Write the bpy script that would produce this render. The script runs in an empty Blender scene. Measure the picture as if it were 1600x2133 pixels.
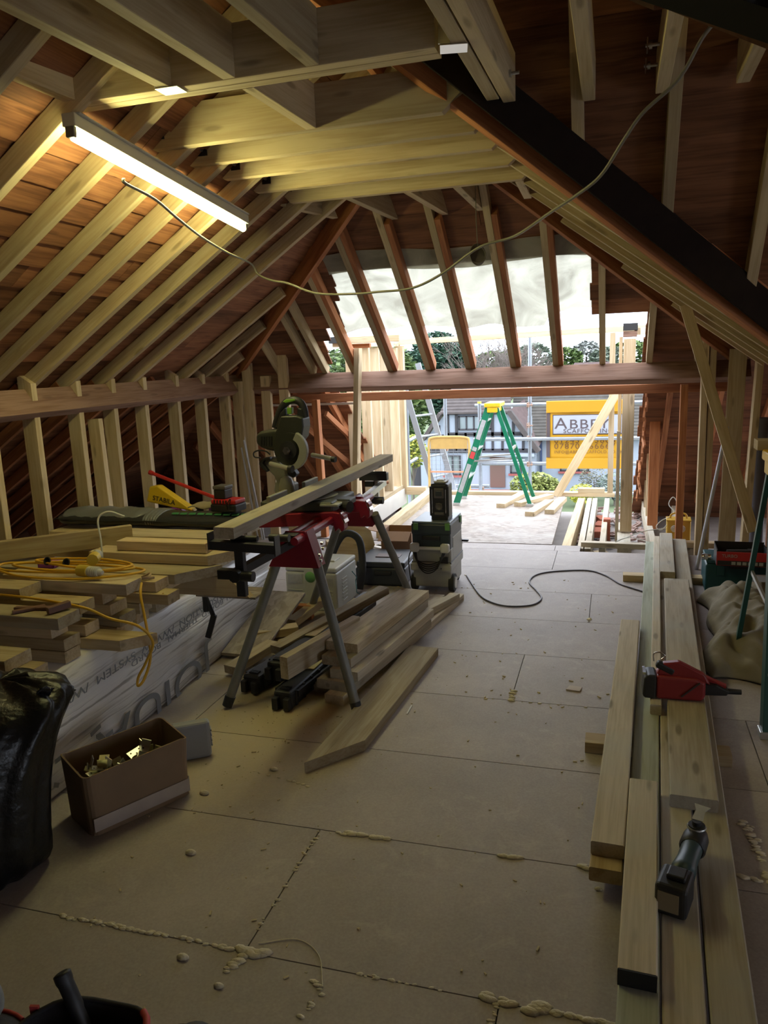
import bpy, bmesh, math, random
from mathutils import Vector, Matrix, Euler
S = bpy.context.scene
R = random.Random(7)
PI = math.pi

# ------------------------------------------------------------ camera
cam_d = bpy.data.cameras.new('camera')
cam = bpy.data.objects.new('camera', cam_d)
S.collection.objects.link(cam)
S.camera = cam
CP, CR, CY = -0.192604777, -0.0388303311, 0.293247686      # pitch, roll, yaw
_cy, _sy, _cp, _sp = math.cos(CY), math.sin(CY), math.cos(CP), math.sin(CP)
_r = Vector((_cy, _sy, 0)); _f = Vector((-_sy*_cp, _cy*_cp, _sp)); _u = _r.cross(_f)
_r2 = _r*math.cos(CR) + _u*math.sin(CR); _u2 = -_r*math.sin(CR) + _u*math.cos(CR)
cam.matrix_world = Matrix(((_r2.x, _u2.x, -_f.x, 0), (_r2.y, _u2.y, -_f.y, 0), (_r2.z, _u2.z, -_f.z, 1.59), (0, 0, 0, 1)))
cam_d.sensor_fit = 'HORIZONTAL'; cam_d.sensor_width = 36.0
cam_d.lens = 1608.33/1600*36.0
cam_d.clip_start = 0.05; cam_d.clip_end = 500

# ------------------------------------------------------------ sky, lights, exposure
W = bpy.data.worlds.new('overcast_sky'); S.world = W; W.use_nodes = True
wn = W.node_tree.nodes; wl = W.node_tree.links; wn.clear()
_o = wn.new('ShaderNodeOutputWorld'); _b = wn.new('ShaderNodeBackground'); _b.inputs[1].default_value = 3.7
_tc = wn.new('ShaderNodeTexCoord'); _n = wn.new('ShaderNodeTexNoise'); _n.inputs['Scale'].default_value = 2.2; _n.inputs['Detail'].default_value = 5
_cr = wn.new('ShaderNodeValToRGB')
_cr.color_ramp.elements[0].position = .35; _cr.color_ramp.elements[0].color = (.62, .74, .95, 1)
_cr.color_ramp.elements[1].position = .65; _cr.color_ramp.elements[1].color = (.93, .96, 1, 1)
wl.new(_tc.outputs['Generated'], _n.inputs['Vector']); wl.new(_n.outputs['Fac'], _cr.inputs[0]); wl.new(_cr.outputs[0], _b.inputs[0]); wl.new(_b.outputs[0], _o.inputs[0])

def area_lamp(name, loc, rot, sx, sy, power, col):
    l = bpy.data.lights.new(name, 'AREA'); l.shape = 'RECTANGLE'; l.size = sx; l.size_y = sy; l.energy = power; l.color = col
    o = bpy.data.objects.new(name, l); S.collection.objects.link(o); o.location = loc; o.rotation_euler = rot
    return o
S.view_settings.view_transform = 'Standard'; S.view_settings.look = 'None'
S.view_settings.gamma = 1; S.view_settings.use_curve_mapping = False
S.view_settings.exposure = 0.7

# ------------------------------------------------------------ materials
MT = {}
def newmat(name):
    m = bpy.data.materials.new(name); m.use_nodes = True
    nt = m.node_tree; b = nt.nodes['Principled BSDF']
    MT[name] = m
    return m, nt, b
def plain(name, col, rough=.5, metal=0, noise=0, nscale=12, bump=0, spec=.5, alpha=1, emit=0, trans=0):
    m, nt, b = newmat(name)
    b.inputs['Base Color'].default_value = (*col, 1); b.inputs['Roughness'].default_value = rough; b.inputs['Metallic'].default_value = metal
    b.inputs['Specular IOR Level'].default_value = spec
    if trans: b.inputs['Transmission Weight'].default_value = trans
    if emit: b.inputs['Emission Color'].default_value = (*col, 1); b.inputs['Emission Strength'].default_value = emit
    if alpha < 1: b.inputs['Alpha'].default_value = alpha
    if noise or bump:
        tc = nt.nodes.new('ShaderNodeTexCoord'); n = nt.nodes.new('ShaderNodeTexNoise'); n.inputs['Scale'].default_value = nscale; n.inputs['Detail'].default_value = 4
        nt.links.new(tc.outputs['Object'], n.inputs['Vector'])
        if noise:
            mx = nt.nodes.new('ShaderNodeMix'); mx.data_type = 'RGBA'
            mx.inputs['A'].default_value = (*[max(0, c*(1-noise)) for c in col], 1); mx.inputs['B'].default_value = (*[min(1, c*(1+noise)) for c in col], 1)
            nt.links.new(n.outputs['Fac'], mx.inputs['Factor']); nt.links.new(mx.outputs['Result'], b.inputs['Base Color'])
        if bump:
            bp = nt.nodes.new('ShaderNodeBump'); bp.inputs['Strength'].default_value = bump; bp.inputs['Distance'].default_value = .01
            nt.links.new(n.outputs['Fac'], bp.inputs['Height']); nt.links.new(bp.outputs[0], b.inputs['Normal'])
    return m
def wood(name, light, dark, rough=.75, gs=9, knots=.5, var=.25, stain=None, saw=0):
    """timber with the grain along local X; tone and pattern differ per object"""
    m, nt, b = newmat(name); N = nt.nodes.new; L = nt.links.new
    tc = N('ShaderNodeTexCoord'); oi = N('ShaderNodeObjectInfo')
    ad = N('ShaderNodeVectorMath'); ad.operation = 'MULTIPLY_ADD'
    sc = N('ShaderNodeVectorMath'); sc.operation = 'SCALE'; sc.inputs[0].default_value = (37, 19, 23); L(oi.outputs['Random'], sc.inputs['Scale'])
    ad.inputs[1].default_value = (1, 1, 1); L(tc.outputs['Object'], ad.inputs[0]); L(sc.outputs[0], ad.inputs[2])
    mp = N('ShaderNodeMapping'); mp.inputs['Scale'].default_value = (.9, gs, gs); L(ad.outputs[0], mp.inputs[0])
    n1 = N('ShaderNodeTexNoise'); n1.inputs['Scale'].default_value = 2.2; n1.inputs['Detail'].default_value = 6; n1.inputs['Distortion'].default_value = .7; L(mp.outputs[0], n1.inputs['Vector'])
    mp2 = N('ShaderNodeMapping'); mp2.inputs['Scale'].default_value = (2.0, 60, 60); L(ad.outputs[0], mp2.inputs[0])
    n2 = N('ShaderNodeTexNoise'); n2.inputs['Scale'].default_value = 2; n2.inputs['Detail'].default_value = 2; L(mp2.outputs[0], n2.inputs['Vector'])
    mixn = N('ShaderNodeMath'); mixn.operation = 'MULTIPLY_ADD'; mixn.inputs[1].default_value = .35; L(n2.outputs['Fac'], mixn.inputs[0])
    s1 = N('ShaderNodeMath'); s1.operation = 'MULTIPLY'; s1.inputs[1].default_value = .65; L(n1.outputs['Fac'], s1.inputs[0]); L(s1.outputs[0], mixn.inputs[2])
    cr = N('ShaderNodeValToRGB'); e = cr.color_ramp.elements
    e[0].position = .36; e[0].color = (*dark, 1); e[1].position = .58; e[1].color = (*light, 1); L(mixn.outputs[0], cr.inputs[0])
    out = cr.outputs[0]
    if knots:
        mk = N('ShaderNodeMapping'); mk.inputs['Scale'].default_value = (3.2, 13, 13); L(ad.outputs[0], mk.inputs[0])
        vo = N('ShaderNodeTexVoronoi'); vo.inputs['Scale'].default_value = 1.0; L(mk.outputs[0], vo.inputs['Vector'])
        kr = N('ShaderNodeMapRange'); kr.inputs['From Min'].default_value = .10; kr.inputs['From Max'].default_value = .19; kr.inputs['To Min'].default_value = knots; kr.inputs['To Max'].default_value = 0; L(vo.outputs['Distance'], kr.inputs['Value'])
        mx = N('ShaderNodeMix'); mx.data_type = 'RGBA'; mx.inputs['B'].default_value = (*[c*.42 for c in dark], 1); L(kr.outputs[0], mx.inputs['Factor']); L(out, mx.inputs['A']); out = mx.outputs['Result']
    if stain:
        ns = N('ShaderNodeTexNoise'); ns.inputs['Scale'].default_value = 2.4; ns.inputs['Detail'].default_value = 3; L(ad.outputs[0], ns.inputs['Vector'])
        sr = N('ShaderNodeMapRange'); sr.inputs['From Min'].default_value = .48; sr.inputs['From Max'].default_value = .66; sr.inputs['To Max'].default_value = .6; L(ns.outputs['Fac'], sr.inputs['Value'])
        ms = N('ShaderNodeMix'); ms.data_type = 'RGBA'; ms.inputs['B'].default_value = (*stain, 1); L(sr.outputs[0], ms.inputs['Factor']); L(out, ms.inputs['A']); out = ms.outputs['Result']
    hv = N('ShaderNodeHueSaturation'); vr = N('ShaderNodeMapRange'); vr.inputs['To Min'].default_value = 1-var; vr.inputs['To Max'].default_value = 1+var*.7
    L(oi.outputs['Random'], vr.inputs['Value']); L(vr.outputs[0], hv.inputs['Value']); L(out, hv.inputs['Color']); L(hv.outputs[0], b.inputs['Base Color'])
    b.inputs['Roughness'].default_value = rough; b.inputs['Specular IOR Level'].default_value = .25
    bp = N('ShaderNodeBump'); bp.inputs['Strength'].default_value = .35; bp.inputs['Distance'].default_value = .004; L(mixn.outputs[0], bp.inputs['Height']); 
    if saw:
        wv = N('ShaderNodeTexWave'); wv.inputs['Scale'].default_value = saw; wv.inputs['Distortion'].default_value = .6; L(tc.outputs['Object'], wv.inputs['Vector'])
        b2 = N('ShaderNodeBump'); b2.inputs['Strength'].default_value = .3; b2.inputs['Distance'].default_value = .002; L(wv.outputs['Fac'], b2.inputs['Height']); L(bp.outputs[0], b2.inputs['Normal']); L(b2.outputs[0], b.inputs['Normal'])
    else: L(bp.outputs[0], b.inputs['Normal'])
    return m
PINE = wood('new_pine', (.55, .44, .27), (.42, .31, .17), knots=.55)
PINE2 = wood('new_pine_studs', (.64, .51, .33), (.49, .36, .20), knots=.6)
PALE = wood('weathered_pine', (.56, .49, .38), (.40, .34, .24), knots=.7, stain=(.50, .49, .43))
GREENT = wood('treated_pine', (.46, .49, .40), (.33, .35, .26), knots=.4)
DUSTY = wood('dusty_pine', (.52, .44, .31), (.36, .28, .17), knots=.3)
OLD = wood('old_red_rafter', (.50, .21, .09), (.33, .12, .05), knots=.3)
OLDP = wood('old_purlin', (.36, .22, .16), (.22, .115, .075), knots=.35)
OLDBOARD = wood('old_sarking', (.29, .125, .06), (.15, .06, .03), knots=.35, gs=7, var=.45)
FELT = plain('roof_felt', (.02, .017, .015), .9)

def flooring():
    m, nt, b = newmat('chipboard'); N = nt.nodes.new; L = nt.links.new
    tc = N('ShaderNodeTexCoord')
    n1 = N('ShaderNodeTexNoise'); n1.inputs['Scale'].default_value = 120; n1.inputs['Detail'].default_value = 3; L(tc.outputs['Object'], n1.inputs['Vector'])
    n2 = N('ShaderNodeTexNoise'); n2.inputs['Scale'].default_value = 1.6; n2.inputs['Detail'].default_value = 6; n2.inputs['Roughness'].default_value = .65; L(tc.outputs['Object'], n2.inputs['Vector'])
    cr = N('ShaderNodeValToRGB'); e = cr.color_ramp.elements; e[0].position = .3; e[0].color = (.29, .25, .23, 1); e[1].position = .7; e[1].color = (.45, .40, .37, 1)
    ma = N('ShaderNodeMath'); ma.operation = 'MULTIPLY_ADD'; ma.inputs[1].default_value = .35; L(n1.outputs['Fac'], ma.inputs[0])
    mb = N('ShaderNodeMath'); mb.operation = 'MULTIPLY'; mb.inputs[1].default_value = .65; L(n2.outputs['Fac'], mb.inputs[0]); L(mb.outputs[0], ma.inputs[2]); L(ma.outputs[0], cr.inputs[0])
    # sawdust and scuffs
    n3 = N('ShaderNodeTexNoise'); n3.inputs['Scale'].default_value = 5; n3.inputs['Detail'].default_value = 8; n3.inputs['Roughness'].default_value = .75; n3.inputs['Distortion'].default_value = 1.5; L(tc.outputs['Object'], n3.inputs['Vector'])
    r3 = N('ShaderNodeMapRange'); r3.inputs['From Min'].default_value = .55; r3.inputs['From Max'].default_value = .78; r3.inputs['To Max'].default_value = .5; L(n3.outputs['Fac'], r3.inputs['Value'])
    mx = N('ShaderNodeMix'); mx.data_type = 'RGBA'; mx.inputs['B'].default_value = (.60, .55, .48, 1); L(r3.outputs[0], mx.inputs['Factor']); L(cr.outputs[0], mx.inputs['A'])
    # heap of saw dust round the saw stand
    sx = N('ShaderNodeVectorMath'); sx.operation = 'SUBTRACT'; sx.inputs[1].default_value = (-1.55, 3.2, 0); geo = N('ShaderNodeNewGeometry'); L(geo.outputs['Position'], sx.inputs[0])
    dm = N('ShaderNodeVectorMath'); dm.operation = 'MULTIPLY'; dm.inputs[1].default_value = (1.1, .55, 0); L(sx.outputs[0], dm.inputs[0])
    ln = N('ShaderNodeVectorMath'); ln.operation = 'LENGTH'; L(dm.outputs[0], ln.inputs[0])
    ad = N('ShaderNodeMath'); ad.operation = 'MULTIPLY_ADD'; ad.inputs[1].default_value = .5; L(n3.outputs['Fac'], ad.inputs[0]); L(ln.outputs['Value'], ad.inputs[2])
    r4 = N('ShaderNodeMapRange'); r4.inputs['From Min'].default_value = .45; r4.inputs['From Max'].default_value = 1.0; r4.inputs['To Min'].default_value = .85; r4.inputs['To Max'].default_value = 0; L(ad.outputs[0], r4.inputs['Value'])
    m2 = N('ShaderNodeMix'); m2.data_type = 'RGBA'; m2.inputs['B'].default_value = (.55, .46, .29, 1); L(r4.outputs[0], m2.inputs['Factor']); L(mx.outputs['Result'], m2.inputs['A'])
    L(m2.outputs['Result'], b.inputs['Base Color'])
    b.inputs['Roughness'].default_value = .62; b.inputs['Specular IOR Level'].default_value = .3
    bp = N('ShaderNodeBump'); bp.inputs['Strength'].default_value = .25; bp.inputs['Distance'].default_value = .003; L(n3.outputs['Fac'], bp.inputs['Height']); L(bp.outputs[0], b.inputs['Normal'])
    return m
CHIP = flooring()
def osb():
    m, nt, b = newmat('osb'); N = nt.nodes.new; L = nt.links.new
    tc = N('ShaderNodeTexCoord'); v = N('ShaderNodeTexVoronoi'); v.inputs['Scale'].default_value = 1; mp = N('ShaderNodeMapping'); mp.inputs['Scale'].default_value = (22, 48, 40); mp.inputs['Rotation'].default_value = (0, 0, .5); L(tc.outputs['Object'], mp.inputs[0]); L(mp.outputs[0], v.inputs['Vector'])
    cr = N('ShaderNodeValToRGB'); e = cr.color_ramp.elements; e[0].color = (.17, .13, .10, 1); e[1].color = (.34, .28, .23, 1)
    sp = N('ShaderNodeSeparateColor'); L(v.outputs['Color'], sp.inputs[0]); L(sp.outputs[0], cr.inputs[0])
    n = N('ShaderNodeTexNoise'); n.inputs['Scale'].default_value = 3; n.inputs['Detail'].default_value = 5; L(tc.outputs['Object'], n.inputs['Vector'])
    mr = N('ShaderNodeMapRange'); mr.inputs['From Min'].default_value = .4; mr.inputs['From Max'].default_value = .7; mr.inputs['To Max'].default_value = .7; L(n.outputs['Fac'], mr.inputs['Value'])
    mx = N('ShaderNodeMix'); mx.data_type = 'RGBA'; mx.inputs['B'].default_value = (.40, .36, .32, 1); L(mr.outputs[0], mx.inputs['Factor']); L(cr.outputs[0], mx.inputs['A']); L(mx.outputs['Result'], b.inputs['Base Color'])
    b.inputs['Roughness'].default_value = .6
    return m
OSB = osb()

# ------------------------------------------------------------ building helpers
def link(name, me, mat=None, parent=None, mw=None):
    o = bpy.data.objects.new(name, me); S.collection.objects.link(o)
    if mat is not None and me is not None:
        if len(me.materials) == 0: me.materials.append(mat)
    w = mw if mw is not None else Matrix.Identity(4)
    o['_w'] = 0
    WM[o.name] = w
    if parent is not None:
        o.parent = parent; o.matrix_basis = WM[parent.name].inverted() @ w
    else: o.matrix_basis = w
    del o['_w']
    return o
WM = {}
def tag(o, label=None, cat=None, group=None, kind=None):
    if label: o['label'] = label
    if cat: o['category'] = cat
    if group: o['group'] = group
    if kind: o['kind'] = kind
    return o
def empty(name, loc=(0, 0, 0), rz=0, label=None, cat=None, group=None, kind=None):
    return tag(link(name, None, mw=Matrix.Translation(loc) @ Matrix.Rotation(rz, 4, 'Z')), label, cat, group, kind)
def hold(name, loc, rot, **k):
    return tag(link(name, None, mw=Matrix.Translation(loc) @ Euler(rot).to_matrix().to_4x4()), k.get('label'), k.get('cat'), k.get('group'), k.get('kind'))

def boxv(x, y, z, ch=0.0):
    """box of half sizes x,y,z with chamfered long edges (along X)"""
    if ch <= 0:
        v = [(sx*x, sy*y, sz*z) for sx in (-1, 1) for sy in (-1, 1) for sz in (-1, 1)]
        f = [(0, 1, 3, 2), (4, 6, 7, 5), (0, 4, 5, 1), (2, 3, 7, 6), (0, 2, 6, 4), (1, 5, 7, 3)]
        return v, f
    prof = [(y-ch, -z), (y, -z+ch), (y, z-ch), (y-ch, z), (-y+ch, z), (-y, z-ch), (-y, -z+ch), (-y+ch, -z)]
    v = [(-x, a, b) for a, b in prof] + [(x, a, b) for a, b in prof]
    f = [(i, (i+1) % 8, (i+1) % 8+8, i+8) for i in range(8)] + [tuple(range(7, -1, -1)), tuple(range(8, 16))]
    return v, f
def frame(A, B, up=(0, 0, 1)):
    A, B = Vector(A), Vector(B); d = (B-A); L = d.length; d.normalize(); up = Vector(up)
    y = up.cross(d); 
    if y.length < 1e-4: y = Vector((0, 1, 0)).cross(d)
    y.normalize(); z = d.cross(y)
    c = (A+B)/2
    return Matrix(((d.x, y.x, z.x, c.x), (d.y, y.y, z.y, c.y), (d.z, y.z, z.z, c.z), (0, 0, 0, 1))), L
_bc = {}
def beam(name, A, B, w, h, mat, parent=None, up=(0, 0, 1), ch=.002, cutA=0, cutB=0, cutYA=0, cutYB=0):
    """timber from A to B (centre line), w across, h in the 'up' direction; cut* slant the ends"""
    M, L = frame(A, B, up)
    key = (round(L, 4), w, h, ch, cutA, cutB, cutYA, cutYB, mat.name)
    me = _bc.get(key)
    if me is None:
        v, f = boxv(L/2, w/2, h/2, ch)
        n = len(v)//2
        v = [(x + ((cutA*z/h*2 + cutYA*y/w*2) if i < n else (cutB*z/h*2 + cutYB*y/w*2)), y, z) for i, (x, y, z) in enumerate(v)] if ch > 0 else v
        me = bpy.data.meshes.new(name); me.from_pydata(v, [], f); me.update(); me.materials.append(mat); _bc[key] = me
    return link(name, me, mat, parent, M)

class MB:
    def __init__(s): s.v = []; s.f = []; s.sm = []
    def add(s, v, f, M=None, sm=False):
        o = len(s.v)
        s.v += [tuple((M @ Vector(p)) if M is not None else p) for p in v]
        s.f += [tuple(i+o for i in q) for q in f]; s.sm += [sm]*len(f); return s
    def box(s, c, d, rot=(0, 0, 0)):
        v, f = boxv(d[0]/2, d[1]/2, d[2]/2); return s.add(v, f, Matrix.Translation(c) @ Euler(rot).to_matrix().to_4x4())
    def bar(s, A, B, w, h, up=(0, 0, 1)):
        M, L = frame(A, B, up); v, f = boxv(L/2, w/2, h/2); return s.add(v, f, M)
    def cyl(s, A, B, r, r2=None, n=16, cap=True):
        r2 = r if r2 is None else r2
        M, L = frame(A, B); v = []; 
        for x, q in ((-L/2, r), (L/2, r2)): v += [(x, q*math.cos(2*PI*i/n), q*math.sin(2*PI*i/n)) for i in range(n)]
        s.add(v, [(i, (i+1) % n, (i+1) % n+n, i+n) for i in range(n)], M, True)
        if cap: s.add(v, [tuple(range(n-1, -1, -1)), tuple(range(n, 2*n))], M)
        return s
    def tube(s, pts, r, n=8, closed=False):
        P = [Vector(p) for p in pts]; v = []; up = Vector((0, 0, 1)); last = None
        for i, p in enumerate(P):
            a = P[i-1] if (i > 0 or closed) else p; b = P[(i+1) % len(P)] if (i < len(P)-1 or closed) else p
            t = (b-a).normalized() if (b-a).length > 1e-9 else Vector((1, 0, 0))
            if last is None:
                x = up.cross(t); x = x if x.length > .05 else Vector((1, 0, 0)).cross(t)
            else: x = last - t*last.dot(t)
            if x.length < 1e-6: x = Vector((1, 0, 0)).cross(t)
            x.normalize(); last = x; y = t.cross(x); rr = r[i] if isinstance(r, (list, tuple)) else r
            v += [tuple(p + x*rr*math.cos(2*PI*k/n) + y*rr*math.sin(2*PI*k/n)) for k in range(n)]
        m = len(P); f = []
        for i in range(m if closed else m-1):
            j = (i+1) % m
            for k in range(n): f.append((i*n+k, i*n+(k+1) % n, j*n+(k+1) % n, j*n+k))
        s.add(v, f, None, True)
        if not closed: s.add(v, [tuple(range(n-1, -1, -1)), tuple(range((m-1)*n, m*n))])
        return s
    def prism(s, poly, h0, h1, M=None):
        """polygon in local XY extruded along local Z from h0 to h1 (polygon counter-clockwise)"""
        n = len(poly); v = [(x, y, h0) for x, y in poly] + [(x, y, h1) for x, y in poly]
        return s.add(v, [(i, (i+1) % n, (i+1) % n+n, i+n) for i in range(n)] + [tuple(range(n-1, -1, -1)), tuple(range(n, 2*n))], M)
    def lathe(s, prof, n=20, M=None):
        """profile (r, z) turned about local Z"""
        v = [(r*math.cos(2*PI*k/n), r*math.sin(2*PI*k/n), z) for r, z in prof for k in range(n)]
        f = [(i*n+k, i*n+(k+1) % n, (i+1)*n+(k+1) % n, (i+1)*n+k) for i in range(len(prof)-1) for k in range(n)]
        s.add(v, f, M, True); return s.add(v, [tuple(range(n-1, -1, -1)), tuple(range((len(prof)-1)*n, len(prof)*n))], M)
    def grid(s, P, sm=True, closed=False):
        """surface from rows of points"""
        r, c = len(P), len(P[0]); v = [tuple(p) for row in P for p in row]
        f = [(i*c+j, i*c+(j+1) % c, (i+1)*c+(j+1) % c, (i+1)*c+j) for i in range(r-1) for j in range(c if closed else c-1)]
        return s.add(v, f, None, sm)
    def build(s, name, mat, parent=None, bevel=0, seg=2, solid=0, sub=0, mw=None):
        me = bpy.data.meshes.new(name); me.from_pydata(s.v, [], s.f); me.update()
        for p, q in zip(me.polygons, s.sm): p.use_smooth = q
        me.materials.append(mat)
        o = link(name, me, mat, parent, mw if mw is not None else (WM[parent.name] if parent is not None else None))
        if solid: md = o.modifiers.new('s', 'SOLIDIFY'); md.thickness = solid; md.offset = 0
        if bevel: md = o.modifiers.new('b', 'BEVEL'); md.width = bevel; md.segments = seg; md.limit_method = 'ANGLE'; md.angle_limit = .6
        if sub: md = o.modifiers.new('u', 'SUBSURF'); md.levels = sub; md.render_levels = sub
        return o
def bez(pts, n=8):
    """smooth path through points (Catmull-Rom)"""
    P = [Vector(p) for p in pts]; P = [P[0]*2-P[1]] + P + [P[-1]*2-P[-2]]; out = []
    for i in range(1, len(P)-2):
        for k in range(n):
            t = k/n; a, b, c, d = P[i-1:i+3]
            out.append(((2*b) + (c-a)*t + (2*a-5*b+4*c-d)*t*t + (3*b-a-3*c+d)*t**3)*.5)
    return out + [P[-2]]
def text(name, s, size, mat, parent, mw, align='LEFT', extrude=.001, spacing=1.0, sx=1.0):
    cu = bpy.data.curves.new(name, 'FONT'); cu.body = s; cu.size = size; cu.extrude = extrude; cu.align_x = align; cu.space_character = spacing
    tmp = bpy.data.objects.new('t', cu); S.collection.objects.link(tmp)
    me = bpy.data.meshes.new_from_object(tmp.evaluated_get(bpy.context.evaluated_depsgraph_get()))
    bpy.data.objects.remove(tmp); bpy.data.curves.remove(cu)
    me.name = name; me.materials.clear(); me.materials.append(mat)
    if sx != 1.0:
        for v in me.vertices: v.co.x *= sx
    return link(name, me, mat, parent, mw)
# ------------------------------------------------------------ roof geometry (inner faces of the rafters)
TL, TH, TR_, TW = .657, .76, .72, 1.2          # slopes (rise over run): left, front hip, right, side wing
def zL(x): return 1.5 + TL*(x+3.4)
def zR(x): return 2.54 - TR_*(x+.51)
def zH(y): return 1.5 + TH*(6.62-y)
def zW(y): return 2.54 + TW*(3.33-y)
RX = (-1.5 - TL*3.4 + 2.54 - TR_*.51)/(TL+TR_); RZ = zL(RX)       # ridge
RD = .080                                        # rafter depth
def up(t): return math.sqrt(1+t*t)
def slope(dirv, t):
    """(up-slope unit, outward normal) for a slope rising in horizontal direction dirv"""
    d = Vector((dirv[0], dirv[1], 0)); c = 1/up(t)
    return (d*c + Vector((0, 0, t*c))), (-d*t*c + Vector((0, 0, c)))
UL, NL = slope((1, 0), TL); UR, NR = slope((-1, 0), TR_); UH, NH = slope((0, -1), TH); UW, NW = slope((0, -1), TW)

roof_l = empty('ceiling_left', (-3.4, 0, 1.5), kind='structure')
roof_h = empty('ceiling_front', (-1.2, 6.62, 1.5), kind='structure')
roof_r = empty('ceiling_right', (.9, 5.0, 1.5), kind='structure')
roof_w = empty('ceiling_wing', (1.0, 3.33, 2.54), kind='structure')

def board_row(parent, plane, z0, z1, a0, a1, b0, b1, tilt=.010, mat=None, off=RD, th=.016):
    """one sarking board; plane(a, z, o) gives the point at along-coordinate a, height z, outward offset o"""
    v = [plane(a0, z0, off), plane(b0, z0, off), plane(b0, z0, off+th), plane(a0, z0, off+th),
         plane(a1, z1, off+tilt), plane(b1, z1, off+tilt), plane(b1, z1, off+tilt+th), plane(a1, z1, off+tilt+th)]
    c = sum(v, Vector())/8
    A = (v[1]-v[0]).normalized(); U = (v[4]-v[0]); U = (U - A*U.dot(A)).normalized(); N = A.cross(U)
    M = Matrix(((A.x, U.x, N.x, c.x), (A.y, U.y, N.y, c.y), (A.z, U.z, N.z, c.z), (0, 0, 0, 1))); Mi = M.inverted()
    f = [(0, 1, 2, 3), (5, 4, 7, 6), (0, 4, 5, 1), (3, 2, 6, 7), (0, 3, 7, 4), (1, 5, 6, 2)]
    if len(parent.children) and False: pass
    me = bpy.data.meshes.new('board'); me.from_pydata([tuple(Mi @ p) for p in v], [], f); me.update(); me.materials.append(mat or OLDBOARD)
    return link('roof_board', me, None, parent, M)
def planeL(y, z, o): x = -3.4 + (z-1.5)/TL; return Vector((x, y, z)) + NL*o
def planeR(y, z, o): x = -.51 - (z-2.54)/TR_; return Vector((x, y, z)) + NR*o
def planeH(x, z, o): y = 6.62 - (z-1.5)/TH; return Vector((x, y, z)) + NH*o
def planeW(x, z, o): y = 3.33 - (z-2.54)/TW; return Vector((x, y, z)) + NW*o
def hipY(z): return 6.62-(z-1.5)/TH
def lX(z): return -3.4+(z-1.5)/TL
def rX(z): return -.51-(z-2.54)/TR_
def vY(z): return 3.33+(2.54-z)/TW
E_ = .02
def rows(zlo, zhi, step, fn):
    z = zlo
    while z < zhi-.01:
        z1 = min(z+step, zhi); fn(z, z1-.0025); z = z1
# left slope: long boards, split at butt joints
def fnL(z0, z1):
    ye0, ye1 = hipY(z0)+.10, hipY(z1)+.10
    cuts = sorted(R.uniform(-1.5, 5.5) for _ in range(2)); cuts = [c for c in cuts if c < min(ye0, ye1)-.5]
    xs = [-2.6] + cuts
    for i, a in enumerate(xs):
        if i+1 < len(xs): board_row(roof_l, planeL, z0, z1, a, a, xs[i+1]-.004, xs[i+1]-.004)
        else: board_row(roof_l, planeL, z0, z1, a, a, ye0, ye1)
rows(-.44, RZ+.02, .085, fnL)
# right slope: between wing valley and front hip; and nearer than the wing
def fnR(z0, z1):
    a0, a1 = vY(z0)+.06, vY(z1)+.06; e0, e1 = hipY(z0)+.1, hipY(z1)+.1
    if e1 > a1+.05: board_row(roof_r, planeR, z0, z1, a0, a1, e0, e1)
rows(1.15, RZ+.02, .09, fnR)
# front hip with the dormer opening cut through it
def fnH(z0, z1):
    l0, l1 = lX(z0)-.1, lX(z1)-.1; r0, r1 = rX(z0)+.1, rX(z1)+.1
    zm = (z0+z1)/2; j = R.uniform(-.03, .03)
    if zm > 2.24:
        c = (l0+r0)/2+R.uniform(-.8, .8)
        if r1-l1 > 1.6: board_row(roof_h, planeH, z0, z1, l0, l1, c, c); board_row(roof_h, planeH, z0, z1, c+.004, c+.004, r0, r1)
        elif r1 > l1: board_row(roof_h, planeH, z0, z1, l0, l1, r0, r1)
        return
    if zm > 1.86: lc, rc = -2.06-(2.24-zm)*.25+j, -.17+j*.6
    elif zm > 1.75: lc, rc = -2.35+j, .22+j
    else: lc, rc = -2.42+j, .22+j*.7
    if zm < 1.5: lc = -2.50+j*.5
    board_row(roof_h, planeH, z0, z1, l0, l1, lc, lc); board_row(roof_h, planeH, z0, z1, rc, rc, r0, r1)
rows(-.44, RZ, .098, fnH)
# wing: far slope visible, near slope behind it
def fnW(z0, z1):
    a0, a1 = rX(min(z0, RZ))-.10, rX(min(z1, RZ))-.10
    s = R.uniform(1.0, 2.4)
    board_row(roof_w, planeW, z0, z1, a0, a1, s, s); board_row(roof_w, planeW, z0, z1, s+.004, s+.004, 4.2, 4.2)
rows(.62, 3.36, .125, fnW)
def planeN(x, z, o): y = 2.36 + (z-3.0)/TW; return Vector((x, y, z)) + Vector((0, -NW.y, NW.z))*o
def fnN(z0, z1):
    a0, a1 = rX(min(z0, RZ))-.02, rX(min(z1, RZ))-.02
    board_row(roof_w, planeN, z0, z1, 4.2, 4.2, a0, a1)
rows(.2, 3.36, .16, fnN)
# right slope nearer than the wing
def fnR2(z0, z1):
    y0, y1 = 2.36+(z0-3.0)/TW, 2.36+(z1-3.0)/TW
    board_row(roof_r, planeR, z0, z1, -2.6, -2.6, y0, y1)
rows(.9, RZ+.02, .13, fnR2)
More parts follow.
